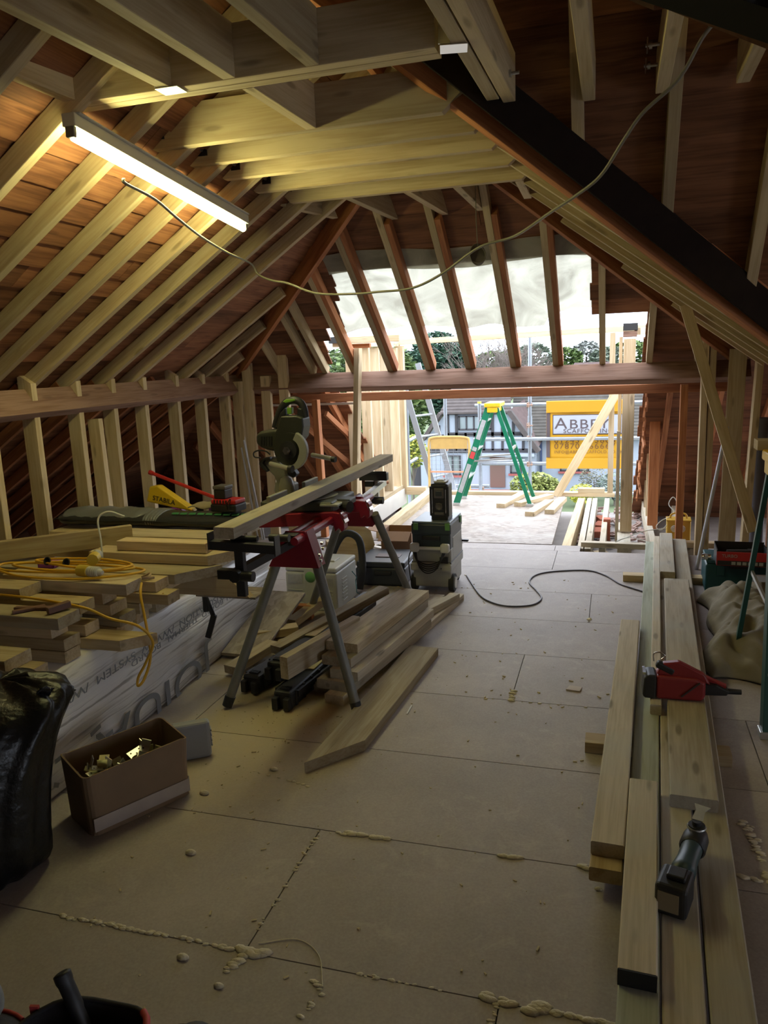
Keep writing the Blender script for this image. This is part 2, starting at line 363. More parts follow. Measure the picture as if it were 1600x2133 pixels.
# felt and tiles over the boards (one continuous skin per slope)
def skin(parent, pts, n=None):
    c = sum(pts, Vector())/len(pts); m = MB(); v = [tuple(p) for p in pts] + [tuple(p+n*.05) for p in pts]; k = len(pts)
    m.add(v, [tuple(range(k-1, -1, -1)), tuple(range(k, 2*k))] + [(i, (i+1) % k, (i+1) % k+k, i+k) for i in range(k)])
    return m.build('roof_felt', FELT, parent, mw=Matrix.Identity(4))
O1 = RD+.034
skin(roof_l, [planeL(-2.7, -.5, O1), planeL(hipY(-.5)+.2, -.5, O1), planeL(hipY(RZ+.1)+.15, RZ+.1, O1), planeL(-2.7, RZ+.1, O1)], NL)
skin(roof_r, [planeR(hipY(.9)+.2, .9, O1), planeR(vY(.9)+.05, .9, O1), planeR(vY(RZ+.1), RZ+.1, O1), planeR(hipY(RZ+.1)+.15, RZ+.1, O1)], NR)
skin(roof_r, [planeR(2.12+(.9-3.0)/TW, .9, O1), planeR(-2.7, .9, O1), planeR(-2.7, RZ+.1, O1), planeR(2.15, RZ+.1, O1)], NR)
skin(roof_w, [planeW(4.3, .5, O1), planeW(rX(.5)+.1, .5, O1), planeW(rX(3.0), 3.0, O1), planeW(rX(3.0), 3.5, O1), planeW(4.3, 3.5, O1)], NW)
skin(roof_w, [planeN(rX(.1), .1, O1), planeN(4.3, .1, O1), planeN(4.3, 3.5, O1), planeN(rX(3.0)-.1, 3.5, O1), planeN(rX(3.0)-.1, 3.0, O1)], Vector((0, -NW.y, NW.z)))
skin(roof_h, [planeH(lX(-.5)-.2, -.5, O1), planeH(-2.6, -.5, O1), planeH(-2.6, 1.75, O1), planeH(-2.45, 2.25, O1), planeH(lX(2.25)-.15, 2.25, O1)][::-1], NH)
skin(roof_h, [planeH(.36, -.5, O1), planeH(rX(-.5)+.2, -.5, O1), planeH(rX(2.0)+.2, 2.0, O1), planeH(.36, 2.0, O1)], NH)
skin(roof_h, [planeH(lX(2.25)-.2, 2.25, O1), planeH(rX(2.25)+.2, 2.25, O1), planeH(RX+.12, RZ+.1, O1), planeH(RX-.12, RZ+.1, O1)], NH)

MB().box((RX-.12, 2.62, 3.2), (.04, 1.0, .6)).build('gable_felt', FELT, roof_w, mw=Matrix.Identity(4))
# rafters -----------------------------------------------------
def rafterL(y, z0, z1, mat=PINE, w=.047, d=RD, name='rafter'):
    return beam(name, planeL(y, z0, d/2), planeL(y, z1, d/2), w, d, mat, roof_l, up=NL)
for i in range(15):
    y = 2.57+.345*(i-7)
    y = [2.57, 2.93, 3.28, 3.59, 3.94, 4.29, 4.65, 5.0, 5.36][i-7] if i >= 7 and i-7 < 9 else (y if i < 7 else 5.72+.345*(i-16))
    ztop = min(RZ-.02, 1.5+TH*(6.62-y)-.03)
    rafterL(y, 1.42 if i % 3 else 1.45, ztop, PINE)
for y, zt in ((5.72, 2.12), (6.05, 1.9), (6.34, 1.66)): rafterL(y, 1.44, zt, PINE)
for i in range(26):                               # thin old rafters below the purlin down to the eaves
    y = -2.2+.36*i
    z1 = 1.48
    if y > 6.4: z1 = max(.1, 1.5-TH*(y-6.55))
    rafterL(y, -.05, z1, OLD, .04, .075, 'old_rafter')
def rafterH(x, z0, z1, mat=PINE, w=.047, d=RD, name='rafter'):
    return beam(name, planeH(x, z0, d/2), planeH(x, z1, d/2), w, d, mat, roof_h, up=NH)
def topH(x): return min(RZ-.03, zL(x) if x < RX else zR(x))-.03
for x in (-2.94, -2.62, -2.50, -2.23, -1.89, -1.55, -1.20, -.82, -.47, -.10, .26, .62): rafterH(x, 1.49, topH(x))
for x in (-2.19, -1.845, -1.505, -1.155, -.775, -.43): rafterH(x, 1.50, min(2.5, topH(x)), OLD, .040, .078, 'old_rafter')
for x in (-4.9, -4.5, -4.1, -3.7, -3.3, -2.95, -2.62, .45, .85, 1.25): rafterH(x, .0 if x > -4 else max(0, .1), min(1.36, zL(x)-.06), OLD, .042, .08, 'old_rafter')
for y in (3.62, 3.97, 4.30, 4.65, 5.0, 5.36, 5.72, 6.05):
    z1 = min(RZ-.02, zH(y)-.03); z0 = max(1.46, zW(y)+.04)
    beam('rafter', planeR(y, z0, RD/2), planeR(y, z1, RD/2), .047, RD, PINE, roof_r, up=NR)
for y in (-1.9, -1.5, -1.1, -.7, -.3):
    beam('rafter', planeR(y, 1.2, RD/2), planeR(y, RZ-.02, RD/2), .047, RD, PINE, roof_r, up=NR)
for i, x in enumerate((-.16, .20, .575, .94, 1.30, 1.66, 2.02, 2.4, 2.8, 3.2, 3.6)):
    z0 = [2.34, 2.05, 1.83, 1.6, 1.3][i] if i < 5 else 1.2
    beam('rafter', planeW(x, z0, RD/2), planeW(x, 3.3, RD/2), .047, RD, PINE, roof_w, up=NW)
# hips and valleys: deeper red timbers
def deep(name, A, B, w, d, parent, off=0, mat=OLD):
    A, B = Vector(A), Vector(B); dn = Vector((0, 0, off)); return beam(name, A+dn, B+dn, w, d, mat, parent)
apex = Vector((RX, hipY(RZ), RZ))
deep('hip_rafter', (-3.43, 6.66, 1.50), apex, .038, .20, roof_h, .045)
deep('hip_rafter', (.94, 6.64, 1.50), apex, .038, .20, roof_h, .045)
deep('valley_rafter', (RX+.02, vY(RZ), RZ), (.86, vY(zR(.86)), zR(.86)), .045, .20, roof_w, .035)
beam('valley_shade_sheet', (RX+.30, vY(RZ)-.03, RZ-.14), (.84, vY(zR(.86))-.075, zR(.86)+.06), .012, .15, plain('valley_shade', (.022, .015, .012), .95, noise=.3, spec=.1), roof_w)  # near-black sheet added over the rafter's near side; its colour stands for shade
beam('ridge_board', (RX, -2.6, RZ+.03), (RX, apex.y, RZ+.03), .03, .16, OLD, roof_l)

# ------------------------------------------------------------ ceiling: collars, trimmer, joists
ceil = empty('ceiling', (-1.1, 3.0, 2.54), kind='structure')
CZ = 2.54; JD = .17
def joist(name, A, B, mat=PINE, w=.047, d=JD, z=CZ):
    return beam(name, (A[0], A[1], z+d/2), (B[0], B[1], z+d/2), w, d, mat, ceil)
cuts = [(3.235, -2.08, -.60), (3.55, -2.045, -.53), (3.86, -2.03, -.50), (4.21, -2.02, -.47), (4.56, -1.96, -.44)]
for i, (y, x0, x1) in enumerate(cuts):
    beam('collar_beam', (x0, y, CZ+.085), (x1+.03, y, CZ+.085), .047, .17, PINE, ceil, cutA=-.08, cutB=.10)
    if i < 4:
        m = MB().box((x0+.152+.0*i, y-.027, CZ+.062), (.05, .006, .05)); b_ = m.build('washer_plate', plain('washer_black', (.02, .02, .02), .4, .6) if i == 0 else MT['washer_black'], ceil, mw=Matrix.Identity(4))
        m = MB().cyl((x0+.152, y-.03, CZ+.062), (x0+.152, y-.05, CZ+.062), .008, n=6); m.build('bolt', MT.get('zinc') or plain('zinc', (.55, .56, .58), .3, 1), ceil, mw=Matrix.Identity(4))
for dy in (0, .052): joist('trimmer', (-2.0, 2.60+dy), (-.555, 2.60+dy), PINE, .048)
joist('trimmer', (-.53, .9), (-.46, 3.15)); joist('trimmer', (-.475, .9), (-.405, 3.20))
for (x0, y0, x1, y1) in ((-1.99, .9, -1.875, 2.57), (-1.63, .9, -1.50, 2.57), (-1.35, .9, -1.26, 2.57), (-1.03, .9, -.96, 2.57), (-1.245, 2.68, -1.22, 3.21)):
    joist('joist', (x0, y0), (x1, y1))
for x, y1 in ((-.115, 3.31), (.15, 3.33), (.43, 3.33), (.86, 3.33), (1.25, 3.33), (1.6, 3.33)): joist('joist', (x, .9), (x, y1), PINE, .047, .145)
for x0, x1, y1 in ((-1.98, -1.83, 5.10), (-1.53, -1.47, 5.33), (-1.17, -1.12, 5.33), (-.88, -.87, 5.30), (-.53, -.535, 5.05)):
    beam('joist', (x0, 4.59, CZ+.07), (x1, y1, CZ+.07), .047, .14, PINE, ceil, cutB=-.05)
GALV = plain('galvanised', (.78, .78, .76), .32, 1, noise=.1)
for (x, y, a) in ((-.50, 2.60, .2), (-1.49, 2.585, 0)):
    MB().box((x, y, CZ-.003), (.085, .07, .003), (0, 0, a)).box((x-.02, y-.04, CZ+.04), (.04, .003, .08), (0, 0, a)).build('joist_hanger', GALV, ceil, mw=Matrix.Identity(4))
for x, y, z in ((-.40, 3.05, CZ+.05), (.08, 3.2, CZ+.06), (.08, 3.06, CZ+.08), (.52, 3.25, CZ+.08)):
    MB().cyl((x-.0, y, z), (x+.05, y, z), .006, n=8).cyl((x+.012, y, z), (x+.022, y, z), .013, n=6).box((x+.006, y, z), (.004, .04, .04)).build('bolt', MT['zinc'], ceil, mw=Matrix.Identity(4))
# broken boards and hanging felt remnants near the ridge
for A, B, w, h, mt in (((-1.93, 1.3, 2.74), (-1.56, 2.2, 2.76), .12, .015, OLDBOARD), ((-1.5, 1.45, 2.75), (-1.33, 2.05, 2.74), .16, .015, OLDBOARD), ((-1.2, 1.5, 2.73), (-1.16, 2.1, 2.735), .12, .012, OLDBOARD), ((-1.60, 1.25, 2.735), (-1.60, 2.05, 2.75), .50, .012, FELT), ((-.9, 1.1, 2.74), (-.95, 2.3, 2.76), .50, .012, FELT)):
    beam('loose_board', A, B, w, h, mt, ceil)

# ------------------------------------------------------------ left knee wall
wl_ = empty('wall_left', (-3.4, 4, 0), kind='structure')
beam('purlin', planeL(-2.4, 1.47, -.085), planeL(6.6, 1.50, -.085), .068, .17, OLDP, wl_, up=NL)
ys = [3.90, 4.31, 4.68, 5.06, 5.51, 5.93, 6.36]
for y in [.35, .8, 1.2, 1.6, 2.0, 2.4, 2.8, 3.2, 3.55]+ys:
    beam('stud', (-3.385, y, -.15), (-3.385, y, zL(-3.385)+.06), .047, .095, PINE2, wl_, up=(1, 0, 0), cutB=-.03)
beam('stud', (-3.36, 4.50, .02), (-3.40, 4.52, 1.28), .047, .09, PINE2, wl_, up=(1, 0, 0))
for y in (6.46, 6.52): beam('stud', (-3.30, y, -.15), (-3.30, y, 1.46), .045, .09, PINE2, wl_, up=(1, 0, 0))
beam('sole_plate', (-3.385, -.4, -.17), (-3.385, 6.6, -.17), .095, .047, PINE2, wl_)

# ------------------------------------------------------------ front wall: old purlin on posts, with the dormer behind
wf = empty('wall_front', (-1.2, 6.62, 0), kind='structure')
beam('purlin', planeH(-3.43, 1.485, -.075), planeH(1.0, 1.475, -.075), .068, .165, OLDP, wf, up=NH)
beam('lintel', (-3.3, 6.86, 1.275), (1.0, 6.86, 1.285), .10, .075, OLD, wf)
for A, B, w, h, mt in (((-3.22, 6.52, -.1), (-3.22, 6.52, 1.62), .09, .047, PINE2), ((-3.06, 6.56, -.1), (-3.06, 6.56, 1.5), .09, .047, PINE2),
        ((-2.865, 6.55, -.1), (-2.88, 6.55, 1.68), .09, .047, PINE2), ((-2.575, 6.60, -.1), (-2.61, 6.63, 1.27), .055, .075, OLD), ((.525, 6.62, -.1), (.53, 6.63, 1.32), .055, .075, OLD),
        ((-2.25, 6.50, -.1), (-2.14, 6.50, 1.71), .045, .095, PINE2)):
    beam('stud', A, B, w, h, mt, wf, up=(0, 1, 0))
beam('batten', (-3.2, 6.90, 1.215), (-2.3, 6.90, 1.215), .02, .02, plain('white_trim', (.8, .8, .78), .5), wf)
for A, B in (((-3.0, 6.95, 1.12), (-2.45, 7.45, .45)), ((-2.66, 7.0, 1.12), (-2.5, 7.5, .75))):
    beam('brace', A, B, .035, .05, OLD, wf)

# ------------------------------------------------------------ right knee wall
wr = empty('wall_right', (.95, 5.5, 0), kind='structure')
for A, B, w, h in (((.66, 6.48, -.05), (.66, 6.48, 1.80), .047, .09), ((.715, 6.50, -.05), (.715, 6.50, 1.72), .047, .09), ((.86, 6.42, -.05), (.89, 6.46, 1.58), .12, .047),
        ((.95, 6.2, -.05), (1.0, 6.2, 1.55), .047, .1), ((1.13, 5.55, -.05), (1.13, 5.55, 1.44), .047, .1), ((1.12, 5.9, -.05), (1.12, 5.9, 1.44), .047, .1), ((1.16, 5.1, -.05), (1.16, 5.1, 1.42), .047, .1), ((1.25, 4.6, -.05), (1.25, 4.6, 1.36), .047, .1), ((1.3, 4.1, -.05), (1.3, 4.1, 1.3), .047, .1)):
    beam('stud', A, B, w, h, PINE2, wr, up=(0, 1, 0))
beam('brace', (.435, 5.62, 1.88), (.92, 5.62, .36), .07, .03, PINE2, wr, up=(0, 1, 0))
beam('sole_plate', (.35, 6.62, .02), (.98, 6.62, .02), .09, .045, PINE2, wr)
m = MB(); m.box((1.35, 5.4, .7), (.02, 2.6, 1.8)); m.build('panel', OLDBOARD, wr, mw=Matrix.Identity(4))

# ------------------------------------------------------------ floor
floor = empty('floor', (0, 3, 0), kind='structure')
SP = .584; joints = {1: (-.25,), 2: (-.955,), 3: (.35,), 4: (-.93-.9,), 5: (-.443,), 6: (.45,), 7: (-.125,), 8: (.8,), 9: (-.43,)}
def row(y0, y1, k, x0=-3.3, x1=4.1):
    js = joints.get(k, (R.uniform(-1.5, 0),)); xs = sorted({x for j in js for x in (j-2.4, j, j+2.4) if x0+.2 < x < x1-.2}); xs = [x0]+xs+[x1]
    for a, b in zip(xs, xs[1:]):
        m = MB().box((0, 0, 0), (b-a-.004, y1-y0-.004, .022)); m.build('floor_board', CHIP, floor, mw=Matrix.Translation(((a+b)/2, (y0+y1)/2, -.011)))
for k in range(-4, 10):
    y0 = 1.664+SP*(k-2)
    row(y0, y0+SP, k, -3.3, 4.1 if y0 < 4.2 else 1.3)
row(1.664+SP*8-.0, 6.53, 10, -3.3, -.25)
MB().box((.4, 3, -.26), (8.6, 12.4, .04)).build('subfloor', plain('ceiling_below', (.30, .27, .25), .9, noise=.3, nscale=6), floor, mw=Matrix.Identity(4))
MB().box((0, 0, 0), (1.50, 2.36, .02)).build('osb_sheet', OSB, floor, mw=Matrix.Translation((-1.255, 7.72, -.008)) @ Matrix.Rotation(.012, 4, 'Z'))
MB().box((-2.2, 6.7, -.011), (1.9, .4, .022)).build('osb_sheet', CHIP, floor, mw=Matrix.Identity(4))
for x0, x1, y0, y1, w in ((-.375, -.34, 6.5, 8.9, .075), (-.255, -.25, 6.5, 8.9, .05), (-.195, -.19, 6.5, 8.9, .05), (-.08, -.06, 6.55, 8.9, .05), (.10, .10, 6.55, 7.6, .11), (.34, .33, 6.6, 9.0, .05), (-2.03, -2.06, 6.6, 8.9, .09), (.62, .62, 6.6, 8.5, .05)):
    beam('floor_joist', (x0, y0, -.10+(.14 if x0 < -2 else 0)), (x1, y1, -.10+(.14 if x0 < -2 else 0)), w, .17 if x0 > -2 else .10, PALE if x0 > -.3 else PINE, floor)
beam('trimmer', (-.25, 6.60, -.0), (.40, 6.58, 0), .07, .045, PALE, floor)
RUB = plain('rubble', (.32, .22, .19), .9, noise=.4)
m = MB()
for i in range(160):
    x, y = (R.uniform(-.33, .45), R.uniform(7.4, 9.2)) if i % 3 else (R.uniform(-2.4, -2.1), R.uniform(7.2, 8.9))
    m.box((x, y, -.225+R.uniform(0, .05)), (R.uniform(.02, .12), R.uniform(.02, .07), R.uniform(.008, .03)), (R.uniform(-.3, .3), R.uniform(-.3, .3), R.uniform(0, 3)))
tag(m.build('rubble', RUB, floor, mw=Matrix.Identity(4)), kind='stuff')
BRICK = plain('brick_red', (.38, .12, .07), .9, noise=.3)
for x, y, a in ((-.13, 7.75, .1), (-.12, 8.05, -.2), (-.10, 8.35, .3), (-2.22, 7.9, .5), (-2.25, 8.3, .1)): MB().box((0, 0, 0), (.10, .21, .065)).build('brick', BRICK, floor, bevel=.004, mw=Matrix.Translation((x, y, -.155)) @ Matrix.Rotation(a, 4, 'Z'))
beam('brick', (-.05, 7.65, -.20), (-.05, 7.65, .01), .065, .10, BRICK, floor)

# ------------------------------------------------------------ dormer carcass
wd = empty('wall_dormer', (-1.2, 8.95, 0), kind='structure')
for y, h in ((7.32, 1.70), (7.77, 1.74), (8.12, 1.74), (8.50, 1.74), (8.86, 1.74)):
    beam('stud', (-2.49, y, .11), (-2.49, y, h), .047, .10, PINE2, wd, up=(1, 0, 0))
beam('stud', (-2.44, 8.98, .0), (-2.44, 8.98, 1.76), .09, .09, PINE2, wd, up=(0, 1, 0))
beam('sole_plate', (-2.49, 6.9, .085), (-2.49, 9.0, .085), .10, .05, PINE2, wd)
beam('side_board', (-2.43, 6.9, -.03), (-2.43, 9.0, -.03), .018, .19, plain('pale_board', (.66, .62, .54), .6, noise=.12, nscale=5), wd)
beam('top_plate', (-2.49, 6.95, 1.76), (-2.49, 9.0, 1.78), .10, .05, PINE2, wd)
beam('header', (-2.5, 8.97, 1.80), (.45, 8.97, 1.84), .05, .06, PINE2, wd)
beam('sole_plate', (-2.40, 8.97, .015), (.02, 8.97, .015), .095, .047, PINE2, wd)
beam('sole_plate', (-2.40, 8.97, .062), (-2.16, 8.97, .062), .095, .047, PINE2, wd)
beam('sole_plate', (-.38, 8.97, .062), (-.09, 8.97, .062), .095, .047, PINE2, wd)
beam('stud', (-.03, 8.95, .04), (-.03, 8.95, 1.80), .06, .047, PINE2, wd, up=(0, 1, 0))
beam('brace', (-.62, 8.88, .0), (.02, 8.88, 1.16), .095, .025, PINE2, wd, up=(0, 1, 0))
beam('post', (.117, 7.17, .0), (.117, 7.17, 1.70), .10, .095, PINE2, wd, up=(0, 1, 0))
beam('post', (.04, 7.22, -.15), (.04, 7.22, .90), .03, .09, PALE, wd, up=(0, 1, 0))
beam('post', (.045, 7.25, .88), (.045, 7.25, 1.72), .03, .09, PINE2, wd, up=(0, 1, 0))
beam('post_cap', (.06, 7.17, 1.74), (.175, 7.17, 1.74), .10, .05, OLDP, wd)
beam('post_cap', (.06, 7.16, 1.80), (.18, 7.16, 1.80), .10, .06, plain('black_block', (.03, .03, .03), .7), wd)
beam('top_plate', (.18, 7.2, 1.76), (.40, 8.9, 1.80), .05, .06, PINE2, wd)
beam('trimmer', (-2.56, 6.95, 1.80), (-2.40, 6.95, 1.80), .08, .06, MT['black_block'], wd)
beam('trimmer', (-2.42, 7.0, 1.795), (-1.9, 7.0, 1.795), .05, .06, PINE2, wd); beam('trimmer', (-2.5, 7.05, 1.74), (-2.2, 7.05, 1.74), .05, .04, OLD, wd)
for y in (7.5, 7.95, 8.4): beam('stud', (.36, y, -.05), (.36, y, 1.75), .047, .09, OLD if y < 7.6 else PINE2, wd, up=(1, 0, 0))
# cut ends of the old roof beside the opening
for i in range(14):
    z = .05+i*.095; y = 6.62+(1.5-z)/TH
    MB().box((.258+R.uniform(-.010, .012), y-.03, z+.04), (.016, .07, .105), (-.65, R.uniform(-.10, .10), R.uniform(-.2, .2))).build('cut_board', OLD, roof_h, mw=Matrix.Identity(4))

# membrane: translucent sheet draped outside the rafters, daylight shows through
def membrane():
    m, nt, b = newmat('breather_membrane'); N = nt.nodes.new; L = nt.links.new
    tc = N('ShaderNodeTexCoord'); n = N('ShaderNodeTexNoise'); n.inputs['Scale'].default_value = 3.5; n.inputs['Detail'].default_value = 6; n.inputs['Distortion'].default_value = 1.2; L(tc.outputs['Object'], n.inputs['Vector'])
    cr = N('ShaderNodeValToRGB'); e = cr.color_ramp.elements; e[0].position = .3; e[0].color = (.32, .30, .235, 1); e[1].position = .7; e[1].color = (.58, .56, .45, 1); L(n.outputs['Fac'], cr.inputs[0])
    tr = N('ShaderNodeBsdfTranslucent'); di = N('ShaderNodeBsdfDiffuse'); L(cr.outputs[0], tr.inputs['Color']); L(cr.outputs[0], di.inputs['Color'])
    mx = N('ShaderNodeMixShader'); mx.inputs[0].default_value = .45; L(di.outputs[0], mx.inputs[1]); L(tr.outputs[0], mx.inputs[2]); L(mx.outputs[0], nt.nodes['Material Output'].inputs['Surface'])
    bp = N('ShaderNodeBump'); bp.inputs['Strength'].default_value = .8; bp.inputs['Distance'].default_value = .03; L(n.outputs['Fac'], bp.inputs['Height']); L(bp.outputs[0], di.inputs['Normal']); L(bp.outputs[0], tr.inputs['Normal'])
    return m
MEM = membrane()
P = []
for i in range(17):
    t = i/16; row_ = []
    for k in range(41):
        s = k/40
        zb = 1.745+.05*s+.03*math.sin(s*7)+.015*math.sin(s*23); zt = 2.31
        if s > .78: zb = 1.83+(s-.78)*.1
        z = zt+(zb-zt)*t; xl = -2.16-.10*t; xr = -.16+.12*t if s < 2 else 0
        x = xl+(xr-xl)*s
        row_.append(planeH(x, z, RD+.018+.012*math.sin(s*17+t*5)*t+.008*math.sin(s*41+t*9)))
    P.append(row_)
MB().grid(P).build('membrane', MEM, roof_h, mw=Matrix.Identity(4))
P = [[planeH(-2.10+1.93*s, 2.19+.12*t+.015*math.sin(s*9), RD-.004+.003*math.sin(s*30+t*4)) for s in [k/40 for k in range(41)]] for t in (0, .33, .66, 1)]
MB().grid(P).build('membrane_overlap', MEM, roof_h, mw=Matrix.Identity(4))
P = [[planeH(-.16+.52*s, 1.80+.09*t+.01*math.sin(s*9), RD+.05+.01*math.sin(s*13+t*4)) for s in [k/12 for k in range(13)]] for t in (0, .33, .66, 1)]
MB().grid(P).build('membrane_flap', MEM, roof_h, mw=Matrix.Identity(4))
# ------------------------------------------------------------ lamps of the room
TUBE = plain('tube_glow', (1.0, .96, .42), .3, emit=1)
TUBE.node_tree.nodes['Principled BSDF'].inputs['Emission Strength'].default_value = 50
LAMPW = plain('batten_white', (.55, .53, .46), .45)
TUBE2 = plain('tube_glow_weak', (1.0, .85, .40), .3, emit=22)
def batten(A, B, label, drop, glow=TUBE):
    M, L = frame(A, B); t = link('batten_light', None, mw=M); tag(t, label, 'light')
    MB().box((0, 0, .03), (L, .05, .045)).box((0, 0, .055), (L*.98, .075, .006)).build('batten_body', LAMPW, t, bevel=.003)
    for s in (-1, 1): MB().box((s*(L/2-.012), 0, -.002), (.02, .034, .05)).build('lamp_holder', plain('holder', (.12, .10, .09), .5) if 'holder' not in MT else MT['holder'], t, bevel=.004)
    MB().cyl((-L/2+.025, 0, -.022), (L/2-.025, 0, -.022), .014, n=10).build('fluorescent_tube', glow, t)
    return t
batten((-1.835, 2.47, 2.425), (-1.955, 4.055, 2.345), 'long glowing fluorescent batten slung under the left slope rafters', 0)
batten((1.1, 1.5, 2.80), (1.1, 2.7, 2.80), 'second fluorescent batten above the joists of the side wing', 0, TUBE2)

# ------------------------------------------------------------ rear gable wall
wre = empty('wall_rear', (-1.2, -2.65, 0), kind='structure')
PLY = plain('plaster', (.42, .38, .33), .9, noise=.15)
for c, d in (((-4.0, -2.65, 1.2), (4.8, .06, 3.4)), ((2.0, -2.65, 1.2), (5.2, .06, 3.4)), ((-1.1, -2.65, 1.2), (1.0, .06, 3.6)),):
    MB().box(c, d).build('wall_panel', PLY, wre, mw=Matrix.Identity(4))
wside = tag(MB().box((4.25, 2.9, 1.5), (.06, 3.0, 4.2)).box((4.25, -2.0, 1.5), (.06, 1.6, 4.2)).box((4.25, .1, 2.35), (.06, 2.6, 1.9)).box((4.25, .1, -.1), (.06, 2.6, .4)).build('wall_wing', PLY), kind='structure')
tag(MB().box((-6.3, 3, -.2), (5.0, 13, .04)).build('floor_eaves', MT['ceiling_below']), kind='structure')
tag(MB().box((3.2, 5.6, .6), (4.4, .05, 2.2)).build('wall_eaves', OLDBOARD), kind='structure')

# ------------------------------------------------------------ outside
GRASS = plain('grass_ground', (.10, .13, .06), .95, noise=.4, nscale=.2)
g = MB(); P = []
for y, z in ((11, -7.4), (30, -7.3), (60, -7.2), (90, -5.5), (150, -2.5), (260, -1.0)): P.append([(x, y, z+.2*math.sin(x*.05)) for x in range(-160, 161, 20)])
tag(g.grid(P).build('ground', GRASS), kind='structure')
tag(MB().box((-4, 30, -7.30), (60, 6, .12)).build('street', plain('tarmac', (.16, .16, .17), .9)), kind='structure')

def HX(px): return -10.72+(px-925)*.03155
def HZ(py): return -1.13-(py-835)*.0319
RENDER = plain('white_render', (.26, .29, .34), .85, noise=.04)
TIMB = plain('dark_timber', (.035, .032, .036), .8)
TILE = plain('clay_tiles', (.065, .052, .048), .9, noise=.45, nscale=2.5)
GLASSD = plain('window_glass', (.16, .19, .19), .12)
REDSILL = plain('red_sill', (.28, .07, .06), .7)
house = empty('timber_framed_house', (-8.5, 51, -7.2), 0, 'white house with black timber framing across the street behind the green stepladder', 'house')
I4 = Matrix.Identity(4)
YX = Matrix(((1, 0, 0, 0), (0, 0, -1, 0), (0, 1, 0, 0), (0, 0, 0, 1)))     # local XY -> world XZ, extrude towards -Y
def face(poly, y0, y1): return MB().prism([(HX(a), HZ(b)) for a, b in poly], -y1, -y0, YX)
face([(872, 1022), (1112, 1022), (1112, 932), (1058, 862), (926, 862), (888, 908), (872, 908)], 50, 57).build('wall', RENDER, house, mw=I4)
face([(1112, 1030), (1335, 1040), (1335, 915), (1112, 910)], 51.5, 57).build('wall', RENDER, house, mw=I4)
# tiled roofs, courses of tiles as lapped strips
m = MB()
def courses(m, x0a, x1a, ya, za, x0b, x1b, yb, zb, n):
    for i in range(n):
        t0, t1 = i/n, (i+1.15)/n
        def q(t, hi): 
            return [((x0a+(x0b-x0a)*t), ya+(yb-ya)*t, za+(zb-za)*t+hi), ((x1a+(x1b-x1a)*t), ya+(yb-ya)*t, za+(zb-za)*t+hi)]
        a, b = q(t0, .07), q(t1, .0); m.add(a+b+[(p[0], p[1], p[2]-.12) for p in a+b], [(0, 1, 3, 2), (0, 2, 6, 4), (0, 4, 5, 1), (1, 5, 7, 3), (4, 6, 7, 5)])
courses(m, HX(918), HX(1066), 49.6, HZ(859), HX(940), HX(1046), 53.5, HZ(775), 14)
tag(m.build('roof_tiles', TILE, house, mw=I4), kind='stuff')
m = MB(); courses(m, HX(1062), HX(1345), 50.6, HZ(917), HX(1050), HX(1345), 55.5, HZ(775), 24)
tag(m.build('roof_tiles', plain('brown_tiles', (.06, .053, .044), .9, noise=.5, nscale=2), house, mw=I4), kind='stuff')
for q in (((HX(882), 49.7, HZ(912)), (HX(920), 49.7, HZ(858)), .7, .22), ((HX(1062), 49.7, HZ(858)), (HX(1120), 49.7, HZ(938)), .7, .3)): MB().bar(*q).build('roof_verge', TILE, house, mw=I4)
MB().add([(HX(1060), 49.6, HZ(856)), (HX(1116), 49.6, HZ(934)), (HX(1130), 54.5, HZ(905)), (HX(1085), 54.5, HZ(835))], [(0, 1, 2, 3)]).build('roof_slope', plain('red_tiles', (.085, .055, .05), .9, noise=.4, nscale=3), house, mw=I4, solid=.1)
tb = [(936, 899, 1100, 904), (884, 903, 1106, 907), (888, 933, 1118, 941), (918, 857, 1064, 863)] + [(a-2.8, 862, a+2.8, 905) for a in (933, 951, 1026, 1046)] + [(914-2.5, 884, 914+2.5, 905), (1068-2.5, 878, 1068+2.5, 905)] + [(a-2.4, 900, a+2.4, 936) for a in (933, 951, 970, 989, 1008, 1026, 1046, 1066, 1088)]
for a, b, c, d in tb: MB().box(((HX(a)+HX(c))/2, 49.97, (HZ(b)+HZ(d))/2), (HX(c)-HX(a), .12, HZ(b)-HZ(d))).build('timber', TIMB, house, mw=I4)
def hwin(a, b, c, d, y, n, sill=None, parent=house):
    m = MB(); X0, X1, Z0, Z1 = HX(a), HX(c), HZ(d), HZ(b)
    for x in [X0+(X1-X0)*k/n for k in range(n+1)]: m.box((x, y-.06, (Z0+Z1)/2), (.10, .12, Z1-Z0))
    m.box(((X0+X1)/2, y-.06, Z0), (X1-X0+.1, .12, .10)).box(((X0+X1)/2, y-.06, Z1), (X1-X0+.1, .12, .10))
    w = m.build('window', TIMB, parent, mw=I4)
    for k in range(n):
        x0, x1 = X0+(X1-X0)*k/n, X0+(X1-X0)*(k+1)/n
        MB().box(((x0+x1)/2, y-.03, (Z0+Z1)/2), (x1-x0-.1, .03, Z1-Z0-.1)).build('pane', GLASSD, w, mw=I4)
    if sill: MB().box(((X0+X1)/2, y-.12, Z0-.12), (X1-X0+.3, .2, .12)).build('sill', sill, parent, mw=I4)
hwin(957, 866, 1003, 893, 49.98, 3); hwin(1007, 866, 1022, 893, 49.98, 1)
hwin(926, 947, 957, 986, 50, 2, REDSILL); hwin(1063, 948, 1083, 982, 50, 1, REDSILL); hwin(1160, 948, 1215, 984, 51.5, 3, REDSILL)
MB().box((HX(1035.5), 49.95, (HZ(949)+HZ(1012))/2), (HX(1051)-HX(1020), .1, HZ(949)-HZ(1012))).build('door', plain('brown_door', (.12, .065, .05), .6), house, mw=I4)
